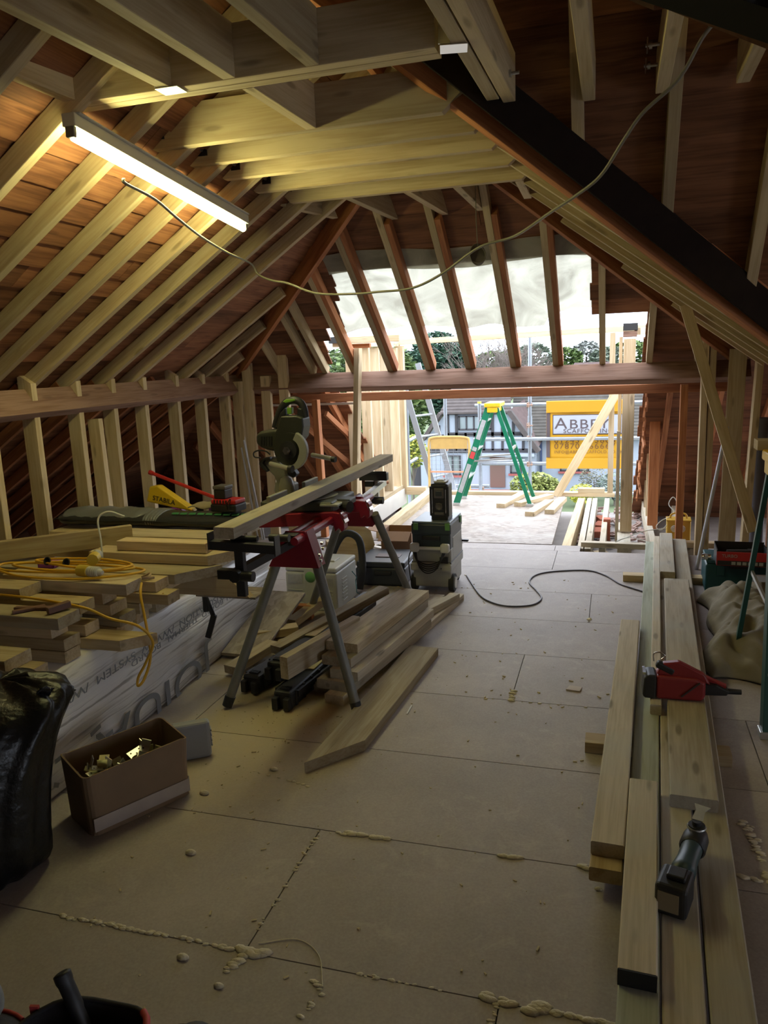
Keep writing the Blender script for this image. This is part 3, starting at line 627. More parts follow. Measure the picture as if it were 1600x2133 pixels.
MB().box((HX(1058), 49.7, HZ(944)), (HX(1112)-HX(1004), .8, .18)).build('canopy', RENDER, house, mw=I4)
MB().box((HX(1010), 49.3, HZ(1021)), (3.6, 1.0, .3)).build('door_step', BRICK, house, mw=I4)
MB().box((HX(862), 50.5, HZ(985)), (HX(873)-HX(853), .3, HZ(955)-HZ(1015))).build('garage_door', TIMB, house, mw=I4)
MB().box((HX(1120), 51.4, HZ(960)), (.12, .12, 3)).build('drain_pipe', plain('navy', (.03, .05, .12), .5), house, mw=I4)

def leafmat(name, c1, c2):
    m, nt, b = newmat(name); N = nt.nodes.new; L = nt.links.new
    n = N('ShaderNodeTexNoise'); n.inputs['Scale'].default_value = 3; tc = N('ShaderNodeTexCoord'); L(tc.outputs['Object'], n.inputs['Vector'])
    cr = N('ShaderNodeValToRGB'); e = cr.color_ramp.elements; e[0].position = .38; e[0].color = (*c1, 1); e[1].position = .62; e[1].color = (*c2, 1); L(n.outputs['Fac'], cr.inputs[0]); L(cr.outputs[0], b.inputs['Base Color'])
    b.inputs['Roughness'].default_value = .8; b.inputs['Specular IOR Level'].default_value = .2; return m
def foliage(m, c, r, n, s, rnd, squash=1):
    for _ in range(n):
        while True:
            p = Vector((rnd.uniform(-1, 1), rnd.uniform(-1, 1), rnd.uniform(-1, 1)))
            if .25 < p.length < 1: break
        p = p.normalized()*(p.length**.35); q = Vector(c)+Vector((p.x*r[0], p.y*r[1], p.z*r[2]))
        a = rnd.uniform(0, 6.3); t = rnd.uniform(-1, 1); ss = s*rnd.uniform(.6, 1.3)
        u = Vector((math.cos(a), math.sin(a), t*.6)).normalized()*ss; v = u.cross(Vector((rnd.uniform(-1, 1), rnd.uniform(-1, 1), 1))).normalized()*ss*.6
        m.add([tuple(q-u), tuple(q+v), tuple(q+u), tuple(q-v)], [(0, 1, 2, 3)])
def bush(name, label, cat, base, r, n, s, mat, group=None, trunk=.3):
    rnd = random.Random(hash(label) % 1000 if False else len(label)*7+int(base[0]*10)); t = empty(name, base, 0, label, cat, group)
    m = MB(); h = r[2]
    foliage(m, (0, 0, trunk+h), r, n, s, rnd)
    for k in range(4):
        a = rnd.uniform(0, 6.3); foliage(m, (math.cos(a)*r[0]*.6, math.sin(a)*r[1]*.6, trunk+h*rnd.uniform(.5, 1.3)), (r[0]*.5, r[1]*.5, r[2]*.5), n//5, s, rnd)
    m.build('foliage', mat, t)
    m = MB(); m.cyl((0, 0, -.1), (0, 0, trunk+h), .06*h+.02, .02, 7)
    for k in range(5): a = k*1.3; m.cyl((0, 0, trunk*.6), (math.cos(a)*r[0]*.6, math.sin(a)*r[1]*.6, trunk+h*1.1), .025*h+.01, .008, 5)
    m.build('trunk', BARK, t); return t
BARK = plain('bark', (.10, .08, .06), .9)
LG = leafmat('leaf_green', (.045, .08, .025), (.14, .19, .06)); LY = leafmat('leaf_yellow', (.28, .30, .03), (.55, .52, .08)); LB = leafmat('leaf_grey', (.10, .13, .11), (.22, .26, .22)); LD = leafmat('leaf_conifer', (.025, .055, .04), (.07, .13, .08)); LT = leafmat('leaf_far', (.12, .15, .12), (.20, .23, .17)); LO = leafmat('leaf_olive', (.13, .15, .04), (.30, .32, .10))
bush('garden_shrub', 'olive green rounded shrub behind the right legs of the green stepladder', 'shrub', (-4.5, 46, -7.2), (1.45, 1.0, .85), 1400, .13, LO)
bush('garden_shrub', 'bright yellow low shrub left of the diagonal brace foot', 'shrub', (-1.7, 46, -7.2), (.80, .6, .62), 900, .07, LY, trunk=.1)
bush('garden_shrub', 'grey green shrub between the yellow shrub and the post', 'shrub', (.1, 46.5, -7.2), (1.0, .8, .82), 900, .09, LB)
bush('garden_shrub', 'thin brownish shrub above the yellow shrub', 'shrub', (-1.1, 48, -7.2), (.9, .6, .95), 500, .07, leafmat('leaf_brown', (.10, .10, .07), (.20, .19, .13)))
bush('garden_tree', 'dense green tree left of the white house roof', 'tree', (-16.6, 57, -6.9), (3.1, 3, 4.4), 2600, .3, LG, trunk=1.0)
bush('garden_tree', 'mid green tree filling the gap behind the metal ladder', 'tree', (-24, 66, -6.4), (4, 3, 4.0), 2200, .32, leafmat('leaf_mid', (.07, .11, .04), (.16, .21, .08)), trunk=1.2)
bush('garden_shrub', 'green shrub with yellow flowers beside the metal ladder', 'shrub', (-11.4, 44, -6.9), (.9, .8, 1.0), 900, .12, leafmat('leaf_flower', (.10, .16, .04), (.50, .46, .08)), trunk=2.2)
bush('conifer_tree', 'dark blue-green conifer in the upper opening above the purlin', 'tree', (-15.2, 69, -4.6), (3.1, 2.6, 3.7), 3600, .30, LD, trunk=1.2)
# bare winter tree
t = empty('bare_tree', (-9.6, 63, -4.8), 0, 'leafless spreading tree in the upper opening right of the conifer', 'tree')
m = MB(); rb = random.Random(5)
def branch(p, d, l, r, n):
    q = p+d*l; m.cyl(tuple(p), tuple(q), r, r*.65, 5, cap=False)
    if n == 0: return
    for k in range(3 if n > 1 else 4):
        e = (d+Vector((rb.uniform(-.75, .75), rb.uniform(-.5, .5), rb.uniform(-.25, .5)))).normalized(); branch(q, e, l*rb.uniform(.6, .85), r*.62, n-1)
for k in range(5): branch(Vector((rb.uniform(-.6, .6), 0, 0)), Vector((rb.uniform(-.6, .6), rb.uniform(-.3, .3), 1)).normalized(), 2.5, .14, 5)
m.build('branches', plain('bare_bark', (.16, .13, .11), .9), t)
# distant trees, a row of individually placed crowns
k = 0
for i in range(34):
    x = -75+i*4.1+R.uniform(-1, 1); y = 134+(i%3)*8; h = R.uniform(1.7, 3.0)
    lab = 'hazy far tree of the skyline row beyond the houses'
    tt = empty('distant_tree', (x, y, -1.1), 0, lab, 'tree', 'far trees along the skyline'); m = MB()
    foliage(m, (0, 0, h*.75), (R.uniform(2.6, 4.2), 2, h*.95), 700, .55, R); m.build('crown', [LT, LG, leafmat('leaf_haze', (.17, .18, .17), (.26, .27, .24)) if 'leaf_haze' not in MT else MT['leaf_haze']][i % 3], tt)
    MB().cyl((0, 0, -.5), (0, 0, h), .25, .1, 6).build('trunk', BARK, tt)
for x, y, w_, lab in ((-13, 118, 7, 'small far house roof left of the bare tree'), (-3.0, 120, 8, 'small far house roof below the skyline trees beside the scaffold pole')):
    h_ = empty('distant_house', (x, y, -4), 0, lab, 'house'); MB().box((0, 0, 1.2), (w_, 5, 2.4)).build('wall', plain('far_brick', (.20, .14, .12), .9) if 'far_brick' not in MT else MT['far_brick'], h_)
    MB().add([(-w_/2, -2.8, 2.3), (w_/2, -2.8, 2.3), (w_/2-1.2, 0, 4.3), (-w_/2+1.2, 0, 4.3), (w_/2, 2.8, 2.3), (-w_/2, 2.8, 2.3)], [(0, 1, 2, 3), (3, 2, 4, 5), (0, 3, 5), (1, 4, 2), (0, 5, 4, 1)]).build('roof', MT['red_tiles'], h_)
    for q in (-2, 0, 2): MB().box((q, -2.52, 1.5), (.9, .1, .9)).build('window', GLASSD, h_)

# hedge behind houses
bush('hedge', 'long clipped green hedge on the bank behind the white house', 'hedge', (-20, 78, -5.4), (9, 1.2, 2.5), 2600, .28, LG, trunk=.2)

# ------------------------------------------------------------ scaffold
STEEL = plain('scaffold_steel', (.26, .28, .31), .42, .75, noise=.25, nscale=15)
RUST = plain('rusty_clamp', (.34, .22, .16), .7, .3)
sc = empty('scaffolding', (-1.2, 10.2, -7.2), 0, 'galvanised tube scaffolding standing outside the dormer opening', 'scaffolding')
def pole(A, B, r=.024): MB().cyl(A, B, r, n=12).build('scaffold_pole', STEEL, sc, mw=I4)
pole((-1.06, 10.2, -7.2), (-1.05, 10.2, 1.85)); pole((-2.18, 10.25, -7.2), (-2.18, 10.25, 1.14)); pole((-1.70, 10.15, -7.2), (-1.70, 10.15, 1.02)); pole((-2.62, 9.9, -7.2), (-2.62, 9.9, 1.3)); pole((2.4, 10.2, -7.2), (2.4, 10.2, 1.8))
for z in (.965, .53, .19): pole((-1.78, 10.26 if z != .53 else 10.125, z), (2.6, 10.26 if z != .53 else 10.125, z))
for z in (.50, .20): pole((-2.66, 9.0, z), (-2.66, 10.5, z+.03))
pole((-1.9, 10.28, -.2), (2.6, 10.28, -.2)); pole((-2.45, 10.28, -.12), (-1.6, 10.28, -.12)); pole((-1.80, 10.05, .24), (-1.1, 10.05, .26), .015)
for x, z in ((-1.06, .965), (-1.06, .53), (-1.06, .19), (-1.70, -.15), (-2.18, .40), (-1.06, .70)):
    MB().box((x, 10.22, z), (.065, .07, .06)).cyl((x-.03, 10.17, z), (x+.05, 10.17, z), .009, n=6).cyl((x, 10.17, z-.03), (x, 10.17, z+.04), .008, n=6).build('scaffold_clamp', RUST, sc, bevel=.006, mw=I4)
MB().cyl((-1.05, 10.2, .60), (-1.05, 10.2, .82), .03, n=12).build('coupler_sleeve', STEEL, sc, mw=I4)
MB().cyl((-1.70, 10.15, 1.0), (-1.70, 10.15, 1.025), .026, n=12).build('pole_cap', plain('yellow_cap', (.7, .55, .05), .5), sc, mw=I4)
for k in range(4): beam('scaffold_board', (-2.7, 9.55+.235*k, -.52), (2.6, 9.55+.235*k, -.52), .22, .038, PALE, sc)

# banner
YEL = plain('banner_yellow', (.52, .27, .005), .55, noise=.06, nscale=4); YEL2 = plain('banner_amber', (.46, .23, .005), .55, noise=.06, nscale=4); BRN = plain('banner_brown', (.075, .055, .06), .6); WHT = plain('banner_white', (.34, .36, .41), .5)
bn = empty('advertising_banner', (-.40, 10.19, .14), 0, 'yellow ABBEY SCAFFOLDING banner wrapped round the scaffold rails', 'banner')
P = [[(-.84+.95*s, 10.19+.004*math.sin(s*9+z*5), z) for s in [k/12 for k in range(13)]] for z in [.14+.87*k/12 for k in range(13)]]
MB().grid(P).build('sheet', YEL, bn, mw=I4, solid=.006)
MB().box((-.365, 10.165, .935), (.95, .02, .15)).build('top_fold', YEL2, bn, mw=I4, bevel=.008); MB().box((-.365, 10.165, .205), (.95, .02, .135)).build('bottom_fold', YEL2, bn, mw=I4, bevel=.008)
MB().box((-.815, 10.178, .57), (.045, .008, .57)).build('edge_strip', BRN, bn, mw=I4)
MB().box((-.33, 10.178, .705), (.86, .006, .255)).build('logo_border', BRN, bn, mw=I4, bevel=.004); MB().box((-.33, 10.173, .705), (.84, .006, .235)).build('logo_panel', WHT, bn, mw=I4, bevel=.003)
RT = Matrix.Rotation(PI/2, 4, 'X')
def wtxt(s, size, x, z, mat, sx=1.15, sp=1.05, bold=.0): 
    return text('lettering', s, size, mat, bn, Matrix.Translation((x, 10.168, z)) @ RT, sx=sx, spacing=sp, extrude=.001)
wtxt('A', .20, -.735, .655, BRN, 1.2); wtxt('BBEY', .165, -.555, .655, BRN, 1.25, 1.12); wtxt('SCAFFOLDING', .075, -.625, .598, BRN, 1.15, 1.1)
DBR = plain('lettering_brown', (.13, .05, .01), .7)
wtxt('01243 653806', .10, -.74, .470, DBR, 1.15, 1.15); wtxt('07870 366667', .10, -.74, .395, DBR, 1.15, 1.15); wtxt('INFO@ABBEYSCAFFOLD.CO.UK', .055, -.74, .335, DBR, 1.0, 1.1)
# yellow scaffold gate
YG = plain('gate_yellow', (.50, .32, .10), .6, noise=.15, nscale=20)
gt = empty('ladder_gate', (-1.98, 9.5, -.35), 0, 'yellow scaffold safety gate with wire mesh at the top of the metal ladder', 'gate')
MB().tube(bez([(-2.25, 9.5, -.35), (-2.245, 9.5, .3), (-2.24, 9.5, .56), (-2.20, 9.5, .62), (-2.0, 9.5, .63), (-1.77, 9.5, .62), (-1.73, 9.5, .56), (-1.73, 9.5, .3), (-1.73, 9.5, -.35)], 5), .016).build('gate_frame', YG, gt, mw=I4)
MB().box((-1.985, 9.5, .55), (.47, .006, .14)).build('gate_panel', YG, gt, mw=I4)
MB().box((-1.985, 9.495, .19), (.49, .01, .02)).build('gate_rail', plain('orange_rail', (.62, .28, .16), .6), gt, mw=I4)
m = MB()
for i in range(9): m.cyl((-2.21+i*.056, 9.5, -.3), (-2.21+i*.056, 9.5, .48), .0022, n=5)
for i in range(14): m.cyl((-2.24, 9.5, -.28+i*.056), (-1.74, 9.5, -.28+i*.056), .0022, n=5)
m.build('wire_mesh', STEEL, gt, mw=I4)
# aluminium ladder
AL = plain('aluminium', (.34, .35, .37), .4, .6)
al = empty('metal_ladder', (-2.0, 9.6, -7.0), 0, 'grey aluminium ladder rising through the scaffold behind the yellow gate', 'ladder')
A0, A1 = Vector((-2.60, 9.45, 1.55)), Vector((-2.08, 9.62, -.55)); dx = Vector((.17, .35, 0))
for o_ in (Vector((0, 0, 0)), dx): MB().bar(tuple(A0+o_), tuple(A1+o_), .025, .07, (1, 0, 0)).build('stile', AL, al, mw=I4)
for k in range(8): p = A0+(A1-A0)*((k+.5)/8); MB().cyl(tuple(p), tuple(p+dx), .014, n=8).build('rung', AL, al, mw=I4)
# ------------------------------------------------------------ green stepladder on the osb
GRN = plain('fibreglass_green', (.006, .17, .085), .4, noise=.12); LYEL = plain('ladder_yellow', (.80, .50, .02), .45, noise=.12, nscale=30); ALU = plain('ladder_alu', (.62, .63, .63), .35, .8); STK = plain('sticker_white', (.42, .42, .42), .5, noise=.25, nscale=40); STR = plain('sticker_red', (.6, .06, .06), .5)
def stepladder(base, span, height, depth, label, rz=0, green=GRN, dec=True, feet='ladder_alu', w0=.055):
    """A-frame seen from the side: climbing side to -X, back side to +X, treads run along Y"""
    t = empty('stepladder', base, rz, label, 'ladder'); S_, H, D = span/2, height, depth
    for s in (-1, 1):
        y0, y1 = s*D/2, s*D*.36
        MB().bar((-S_, y0, .02), (-.045, y1, H-.05), .022, w0+.015, (1, 0, .6)).build('front_rail', green, t, bevel=.002)
        MB().bar((S_, y0, .02), (.045, y1, H-.05), .022, w0*.75, (1, 0, -.6)).build('rear_rail', green, t, bevel=.002)
        for q in (-S_, S_): MB().box((q, y0, .015), (.075, .04, .03)).build('foot', ALU, t, bevel=.003)
        MB().bar((-S_*.52, y0*.85, H*.44), (S_*.52, y0*.85, H*.47), .012, .018).build('spreader', ALU, t)
    MB().box((0, 0, H-.015), (.17, D*.9, .045)).box((0, 0, H-.06), (.11, D*.86, .07)).build('top_cap', LYEL, t, bevel=.008)
    n = int(H/.28)
    for k in range(1, n+1):
        u = k/(n+.6); x = -S_+(S_-.045)*u; w = D*(1-.28*u)
        MB().box((x+.005, 0, H*u), (.08, w, .02)).build('tread', ALU, t, bevel=.003)
        if k % 2 == 0: MB().box((-x, 0, H*u), (.02, w, .03)).build('rear_brace', ALU, t)
    if dec:
        M0, L = frame((-S_, -D/2, .02), (-.045, -D*.36, H-.05), (1, 0, .6))
        for a, b, mt in ((-.38, -.08, STK), (.18, .38, STK), (-.02, .05, STR), (.06, .10, STK)):
            m = MB(); v, f = boxv((b-a)*L/2, .0008, .024); m.add(v, f, M0 @ Matrix.Translation(((a+b)/2*L, -.0125, 0))); m.add(v, f, M0 @ Matrix.Translation(((a+b)/2*L, .0125, 0))); m.build('sticker', mt, t)
    return t
stepladder((-1.25, 8.45, .003), .80, 1.10, .42, 'green fibreglass stepladder with yellow cap standing in the dormer opening')
t2 = stepladder((.80, 3.70, .001), .83, 1.13, .36, 'dark green stepladder with yellow cap standing at the right edge', PI/2, plain('fibreglass_dark', (.012, .075, .06), .45, noise=.2), False, w0=.045)
beam_ = beam('timber_offcut', (.62, 3.84, 1.155), (1.0, 3.84, 1.155), .10, .045, PINE); tag(beam_, 'short pine offcut lying on the yellow cap of the right stepladder', 'timber offcut', None)

# ------------------------------------------------------------ loose timber
def plank(x0, x1, y, w, ztop, label, group, mat=PINE, th=.047, rz=0, cutx=0, name='timber_plank', tilt=0, up_=(0, 0, 1), cy=0):
    c = Vector(((x0+x1)/2, y, ztop-th/2)); d = Vector((math.cos(rz), math.sin(rz), tilt))*(x1-x0)/2
    o = beam(name, c-d, c+d, w, th, mat, None, cutYB=cutx, ch=.002, cutYA=cy, up=up_); return tag(o, label, 'timber', group)
G1 = 'sawn timber piled on the wrapped insulation at the left'
# x0, x1, y centre, width, z top, pointed end, label
pile = [
 (-2.95, -2.05, 2.43, .095, .52, 0, 'pine end nearest the black sack at the foot of the left timber pile'),
 (-3.1, -2.05, 2.22, .14, .52, 0, 'shaded dark plank right above the black sack'),
 (-3.1, -2.12, 2.22, .14, .57, 0, 'second shaded plank above the black sack'),
 (-3.0, -2.05, 2.435, .10, .57, 0, 'second plank up at the near corner of the left pile'),
 (-3.0, -2.10, 2.43, .10, .62, 0, 'third plank up at the near corner of the left pile'),
 (-3.0, -2.035, 2.415, .13, .67, 0, 'wide pine plank under the brown metal scraps on the left pile'),
 (-2.8, -1.86, 2.60, .12, .52, .05, 'plank with a pointed end sticking out over the insulation print'),
 (-3.0, -2.08, 2.60, .095, .57, 0, 'short plank just above the pointed one of the left pile'),
 (-3.0, -2.16, 2.60, .095, .62, 0, 'plank set back under the yellowish plank of the left pile'),
 (-3.0, -2.08, 2.585, .10, .67, 0, 'yellowish plank in the middle of the left pile front'),
 (-2.95, -2.02, 2.735, .12, .52, 0, 'lowest block end seen beside the hanging yellow cable'),
 (-2.95, -2.00, 2.735, .12, .57, 0, 'second block end beside the hanging yellow cable'),
 (-2.95, -2.04, 2.735, .12, .62, 0, 'third block end under the cable coil'),
 (-2.95, -2.07, 2.72, .10, .67, 0, 'small block end right under the top plank of the cable coil'),
 (-2.42, -1.94, 2.715, .11, .72, 0, 'short top plank in front of the yellow cable connectors'),
 (-3.1, -2.36, 2.59, .13, .72, 0, 'dark plank at the left edge level with the cable coil'),
 (-2.95, -2.04, 2.90, .10, .52, 0, 'bottom plank behind the hanging cable loop'),
 (-2.95, -2.02, 2.90, .10, .57, 0, 'second plank behind the hanging cable loop'),
 (-2.6, -1.87, 2.90, .10, .62, .0, 'plank with a bright end below the orange tag of the left pile'),
 (-2.75, -1.94, 2.925, .11, .67, 0, 'plank with string lying on its end in the left pile'),
 (-2.9, -2.05, 3.11, .18, .52, 0, 'wide bottom plank behind the angled board on edge'),
 (-2.9, -2.08, 3.11, .18, .57, 0, 'second wide plank behind the angled board on edge'),
 (-3.0, -2.00, 3.10, .19, .62, 0, 'wide plank beneath the broad pale plank of the left pile'),
 (-2.95, -1.85, 3.095, .20, .67, .07, 'broad pale plank with a slanted end under the two top planks'),
 (-2.46, -1.79, 3.225, .14, .72, .045, 'dark ended plank second from the top of the left pile'),
 (-2.33, -1.86, 3.235, .09, .77, 0, 'topmost short plank of the left pile'),
 (-3.05, -2.1, 3.40, .20, .57, 0, 'wide back plank of the left pile under the bright one'),
 (-3.05, -2.1, 3.40, .20, .62, 0, 'second wide back plank of the left pile'),
 (-3.1, -2.1, 3.43, .16, .67, 0, 'third wide back plank of the left pile behind the long edge plank'),
 (-2.8, -1.99, 3.60, .19, .72, 0, 'wide bright plank in front of the black zipped bag'),
 (-3.1, -2.1, 3.62, .20, .67, 0, 'plank below the wide bright plank before the black bag'),
 (-3.2, -2.05, 3.86, .20, .67, 0, 'plank under the near side of the black zipped bag'),
 (-3.2, -2.05, 4.10, .20, .67, 0, 'plank under the far side of the black zipped bag'),
]
for i, (x0, x1, y, w, z, cu, lab) in enumerate(pile):
    plank(x0+R.uniform(-.05, .05), x1, y, w-.004, z-.002, lab, G1, [PINE, PINE2, DUSTY][i % 3], cutx=cu, th=.0475)
for y, z in ((3.62, .62), (3.86, .62), (4.10, .62), (3.62, .57), (3.86, .57), (4.1, .57), (3.40, .52), (3.62, .52), (3.86, .52), (4.1, .52)):
    lab_ = {3.40: 'nearest', 3.62: 'near', 3.86: 'middle', 4.10: 'far'}[y]+' row plank of the '+{.62: 'upper', .57: 'middle', .52: 'lowest'}[z]+' layer supporting the black zipped bag'
    plank(-3.15, -2.1-.02*(z*50 % 3), y, .19, z-.002, lab_, G1, DUSTY, th=.0475)
tag(beam('timber_plank', (-3.20, 2.78, .734), (-2.49, 3.515, .728), .045, .098, PINE), 'long pine plank on edge running diagonally across the left pile', 'timber', G1)
o = beam('timber_plank', (-2.25, 3.0, .567), (-1.70, 3.0, .567), .045, .098, PINE, cutB=-.055); 
o.matrix_basis = Matrix.Translation((.01, .19, -.0)) @ o.matrix_basis; tag(o, 'board on edge with a mitred end pointing at the saw stand', 'timber', G1)
beam('osb_offcut', (-1.95, 3.30, .50), (-1.63, 3.30, .50), .17, .011, OSB); tag(bpy.data.objects['osb_offcut'], 'thin board offcut poking out behind the mitred board', 'board offcut')

# wrapped insulation pack
def wrapm():
    m, nt, b = newmat('printed_wrap'); N = nt.nodes.new; L = nt.links.new
    tc = N('ShaderNodeTexCoord'); mp = N('ShaderNodeMapping'); mp.inputs['Scale'].default_value = (1, .7, 26); L(tc.outputs['Object'], mp.inputs[0]); n = N('ShaderNodeTexNoise'); n.inputs['Scale'].default_value = 2; n.inputs['Detail'].default_value = 5; L(mp.outputs[0], n.inputs['Vector'])
    cr = N('ShaderNodeValToRGB'); e = cr.color_ramp.elements; e[0].position = .36; e[0].color = (.36, .33, .31, 1); e[1].position = .46; e[1].color = (.76, .74, .72, 1); L(n.outputs['Fac'], cr.inputs[0]); L(cr.outputs[0], b.inputs['Base Color'])
    b.inputs['Roughness'].default_value = .28; bp = N('ShaderNodeBump'); bp.inputs['Strength'].default_value = .5; bp.inputs['Distance'].default_value = .01; L(n.outputs['Fac'], bp.inputs['Height']); L(bp.outputs[0], b.inputs['Normal']); return m
WRAP = wrapm()
pk = hold('wrapped_insulation_pack', (-2.06, 3.0, 0), (0, 0, .045), label='long white film-wrapped insulation pack with grey print under the timber pile', cat='insulation')
m = MB(); nx = 34; prof = [(-.006, 0.0), (.012, .02), (.008, .11), (-.004, .155), (.010, .20), (.008, .30), (-.004, .315), (.01, .36), (.0, .45), (-.02, .468), (-1.19, .468), (-1.20, .44), (-1.20, 0)]
P = []
for i in range(nx+1):
    y = -.86+2.26*i/nx; P.append([(x+(.006*math.sin(y*9+z*20)+.004*math.sin(y*23-z*31) if x > -.05 and 0 < z < .46 else 0), y, z) for x, z in prof])
m.grid(P, closed=True); m.add(P[0], [tuple(range(len(prof)))]); m.add(P[-1], [tuple(range(len(prof)))[::-1]]); m.build('film_wrap', WRAP, pk)
INK = plain('print_grey', (.24, .25, .27), .5)
RF = Matrix(((0, 0, 1, 0), (-1, 0, 0, 0), (0, -1, 0, 0), (0, 0, 0, 1)))          # upside-down lettering on the +X face
def ptxt(s, size, y, z, sx): _p = text('print', s, size, INK, pk, WM[pk.name] @ Matrix.Translation((.020, y, z)) @ RF, sx=sx, extrude=.0006); _p['kind'] = 'stuff'
ptxt('JOIUA', .24, .50, .12, 1.6); ptxt('WWW.  INSULATION  /WWW  SYSTEM  /WWW', .05, 1.05, .365, 1.75); ptxt('THERMAL BOARD  THERMAL  BOARD', .04, 1.05, .328, 1.9)
m = MB()
for k in range(9): m.box((.0195, -.80+.05*k+.02*math.sin(k*4), .06+.03*((k*7) % 4)), (.0012, .03+.02*(k % 3), .018), (R.uniform(-.6, .6), 0, 0))
tag(m.build('print', INK, pk), kind='stuff')
sk = empty('plasterboard_pack', (-3.9, 3.9, -.1), 0, 'grey white pack of boards behind the first left stud', 'board pack')
for k in range(5): MB().box((0, 0, .06+.10*k), (.75, 1.2, .098)).build('board', plain('packboard', (.48, .47, .43), .5, noise=.15) if 'packboard' not in MT else MT['packboard'], sk, bevel=.004)

# middle stack by the saw stand
G2 = 'planks stacked on the floor right of the saw stand'
def lay(A, B, w, th, lab, group, mat=PALE, cutYB=0, cutYA=0, name='timber_plank', cat='timber', cutB=0):
    return tag(beam(name, A, B, w, th, mat, cutYB=cutYB, cutYA=cutYA, cutB=cutB), lab, cat, group)
lay((-1.25, 3.20, .0245), (-.99, 4.89, .0245), .10, .047, 'longest plank, bottom of the stack right of the saw stand', G2)
lay((-1.37, 3.32, .0245), (-1.12, 4.85, .0245), .12, .047, 'bottom inner plank of the stack right of the saw stand', G2)
lay((-1.15, 4.27, .0735), (-1.015, 4.66, .0735), .10, .047, 'short sawn wedge lying on the far end of the longest plank', G2, cutYB=-.09)
lay((-1.26, 3.25, .0735), (-1.105, 4.22, .0735), .20, .047, 'second layer plank of the stack right of the saw stand', G2)
lay((-1.22, 3.27, .1225), (-1.075, 4.26, .1225), .15, .047, 'third layer plank of the stack right of the saw stand', G2)
lay((-1.27, 3.31, .1715), (-1.12, 4.29, .1715), .16, .047, 'fourth layer plank of the stack right of the saw stand', G2)
lay((-1.265, 3.38, .2205), (-1.125, 4.31, .2205), .175, .047, 'top dusty plank of the stack right of the saw stand', G2, DUSTY)
lay((-1.06, 2.70, .0235), (-.98, 3.90, .0235), .165, .046, 'single wide plank with a mitred end lying alone on the floor', None, DUSTY, cutYA=-.12)
lay((-1.64, 3.42, .16), (-1.31, 4.28, .24), .07, .045, 'slanting stick resting over the black folded sawhorses', None, DUSTY)
lay((-1.46, 3.12, .20), (-1.30, 3.72, .21), .045, .11, 'board leaning on edge against the front sawhorse', None, DUSTY, cutYB=.0)
lay((-1.98, 3.82, .075), (-1.75, 3.96, .08), .09, .047, 'small pine block nearest the left stand leg', 'offcuts heaped behind the saw stand', PINE)
lay((-1.86, 4.12, .05), (-1.78, 4.42, .10), .07, .047, 'pale small block leaning behind the saw stand', 'offcuts heaped behind the saw stand', PINE)
lay((-1.93, 4.32, .06), (-1.80, 4.32, .06), .05, .09, 'reddish end block in front of the grey systainer case', 'offcuts heaped behind the saw stand', OLD)
bpy.data.objects[-1] if False else None
lay((-1.90, 3.40, .04), (-1.80, 3.72, .07), .08, .045, 'dusty offcut beside the left stand leg', 'offcuts heaped behind the saw stand', DUSTY)
lay((-2.00, 3.80, .02), (-1.60, 3.98, .03), .10, .045, 'dusty offcut flat beneath the small pine block', 'offcuts heaped behind the saw stand', DUSTY)
tag(beam('sheet_offcut', (-1.95, 3.62, .03), (-1.93, 4.25, .20), .24, .018, OSB), 'dust covered sheet offcut leaning on the insulation pack', 'board offcut')

# right-hand stack of boards on bearers
RS = Matrix.Translation((.031, 1.65, 0)) @ Matrix.Rotation(-.0486, 4, 'Z')
G3 = 'long boards laid out on bearers along the right side'
def rb_(u0, v0, v1, w, z, lab, mat=PALE, th=.046, cut=0, sq=0):
    A, B = RS @ Vector((u0+w/2, v0, z-th/2)), RS @ Vector((u0+w/2+sq, v1, z-th/2)); return tag(beam('timber_board', A, B, w, th, mat, ch=.004), lab, 'timber', G3)
for y, x0, x1, lab in ((1.42, -.02, .42, 'nearest timber bearer under the right board stack'), (3.03, -.09, .46, 'middle timber bearer sticking out either side of the right board stack'), (5.55, .08, .62, 'far timber bearer crossing under the right board stack')):
    tag(beam('bearer', (x0, y, .0235), (x1, y+.0, .0235), .09, .046, PINE), lab, 'timber', 'bearers below the right board stack')
rb_(0, -.45, 4.72, .096, .0935, 'green tinted long board at the left of the lower right layer', GREENT)
rb_(.101, -.45, 4.80, .096, .0935, 'long bottom board in the middle of the lower right layer')
rb_(.205, -.45, 4.85, .10, .0935, 'long bottom board at the outer edge of the right stack')
rb_(-.102, .47, 2.3, .096, .0935, 'short board end poking from beneath the outermost left board', PINE)
rb_(-.102, .53, 2.62, .098, .140, 'upper left board with knots nearest the open floor')
rb_(-.002, .04, .93, .092, .140, 'short near board with a black painted end')
rb_(.060, 1.55, 4.72, .045, .140, 'narrow pale batten running along the green tinted board')
rb_(.128, .86, 3.5, .150, .140, 'wide knotty board under the red nail gun')
rb_(.105, 3.66, 4.85, .095, .140, 'short far board at the head of the right stack')
MB().box((0, 0, 0), (.090, .004, .044)).build('black_end', plain('black_paint', (.01, .01, .01), .7), None, mw=RS @ Matrix.Translation((.044, .037, .1175))); o = bpy.data.objects['black_end']; tag(o, 'black painted end seal of the short near board', 'end seal')
G4 = 'offcuts lying on the osb around the green stepladder'
for A, B, lab in (((-1.15, 8.13), (-1.00, 8.85), 'left offcut on the osb inside the ladder feet'), ((-.98, 8.22), (-.68, 8.78), 'offcut crossing behind the right ladder foot'), ((-.80, 7.71), (-.66, 8.42), 'near pale offcut right of the green stepladder'), ((-.615, 7.84), (-.53, 8.58), 'outermost offcut at the right edge of the osb')):
    lay((A[0], A[1], .0255), (B[0], B[1], .0255), .096, .046, lab, G4, PINE2)
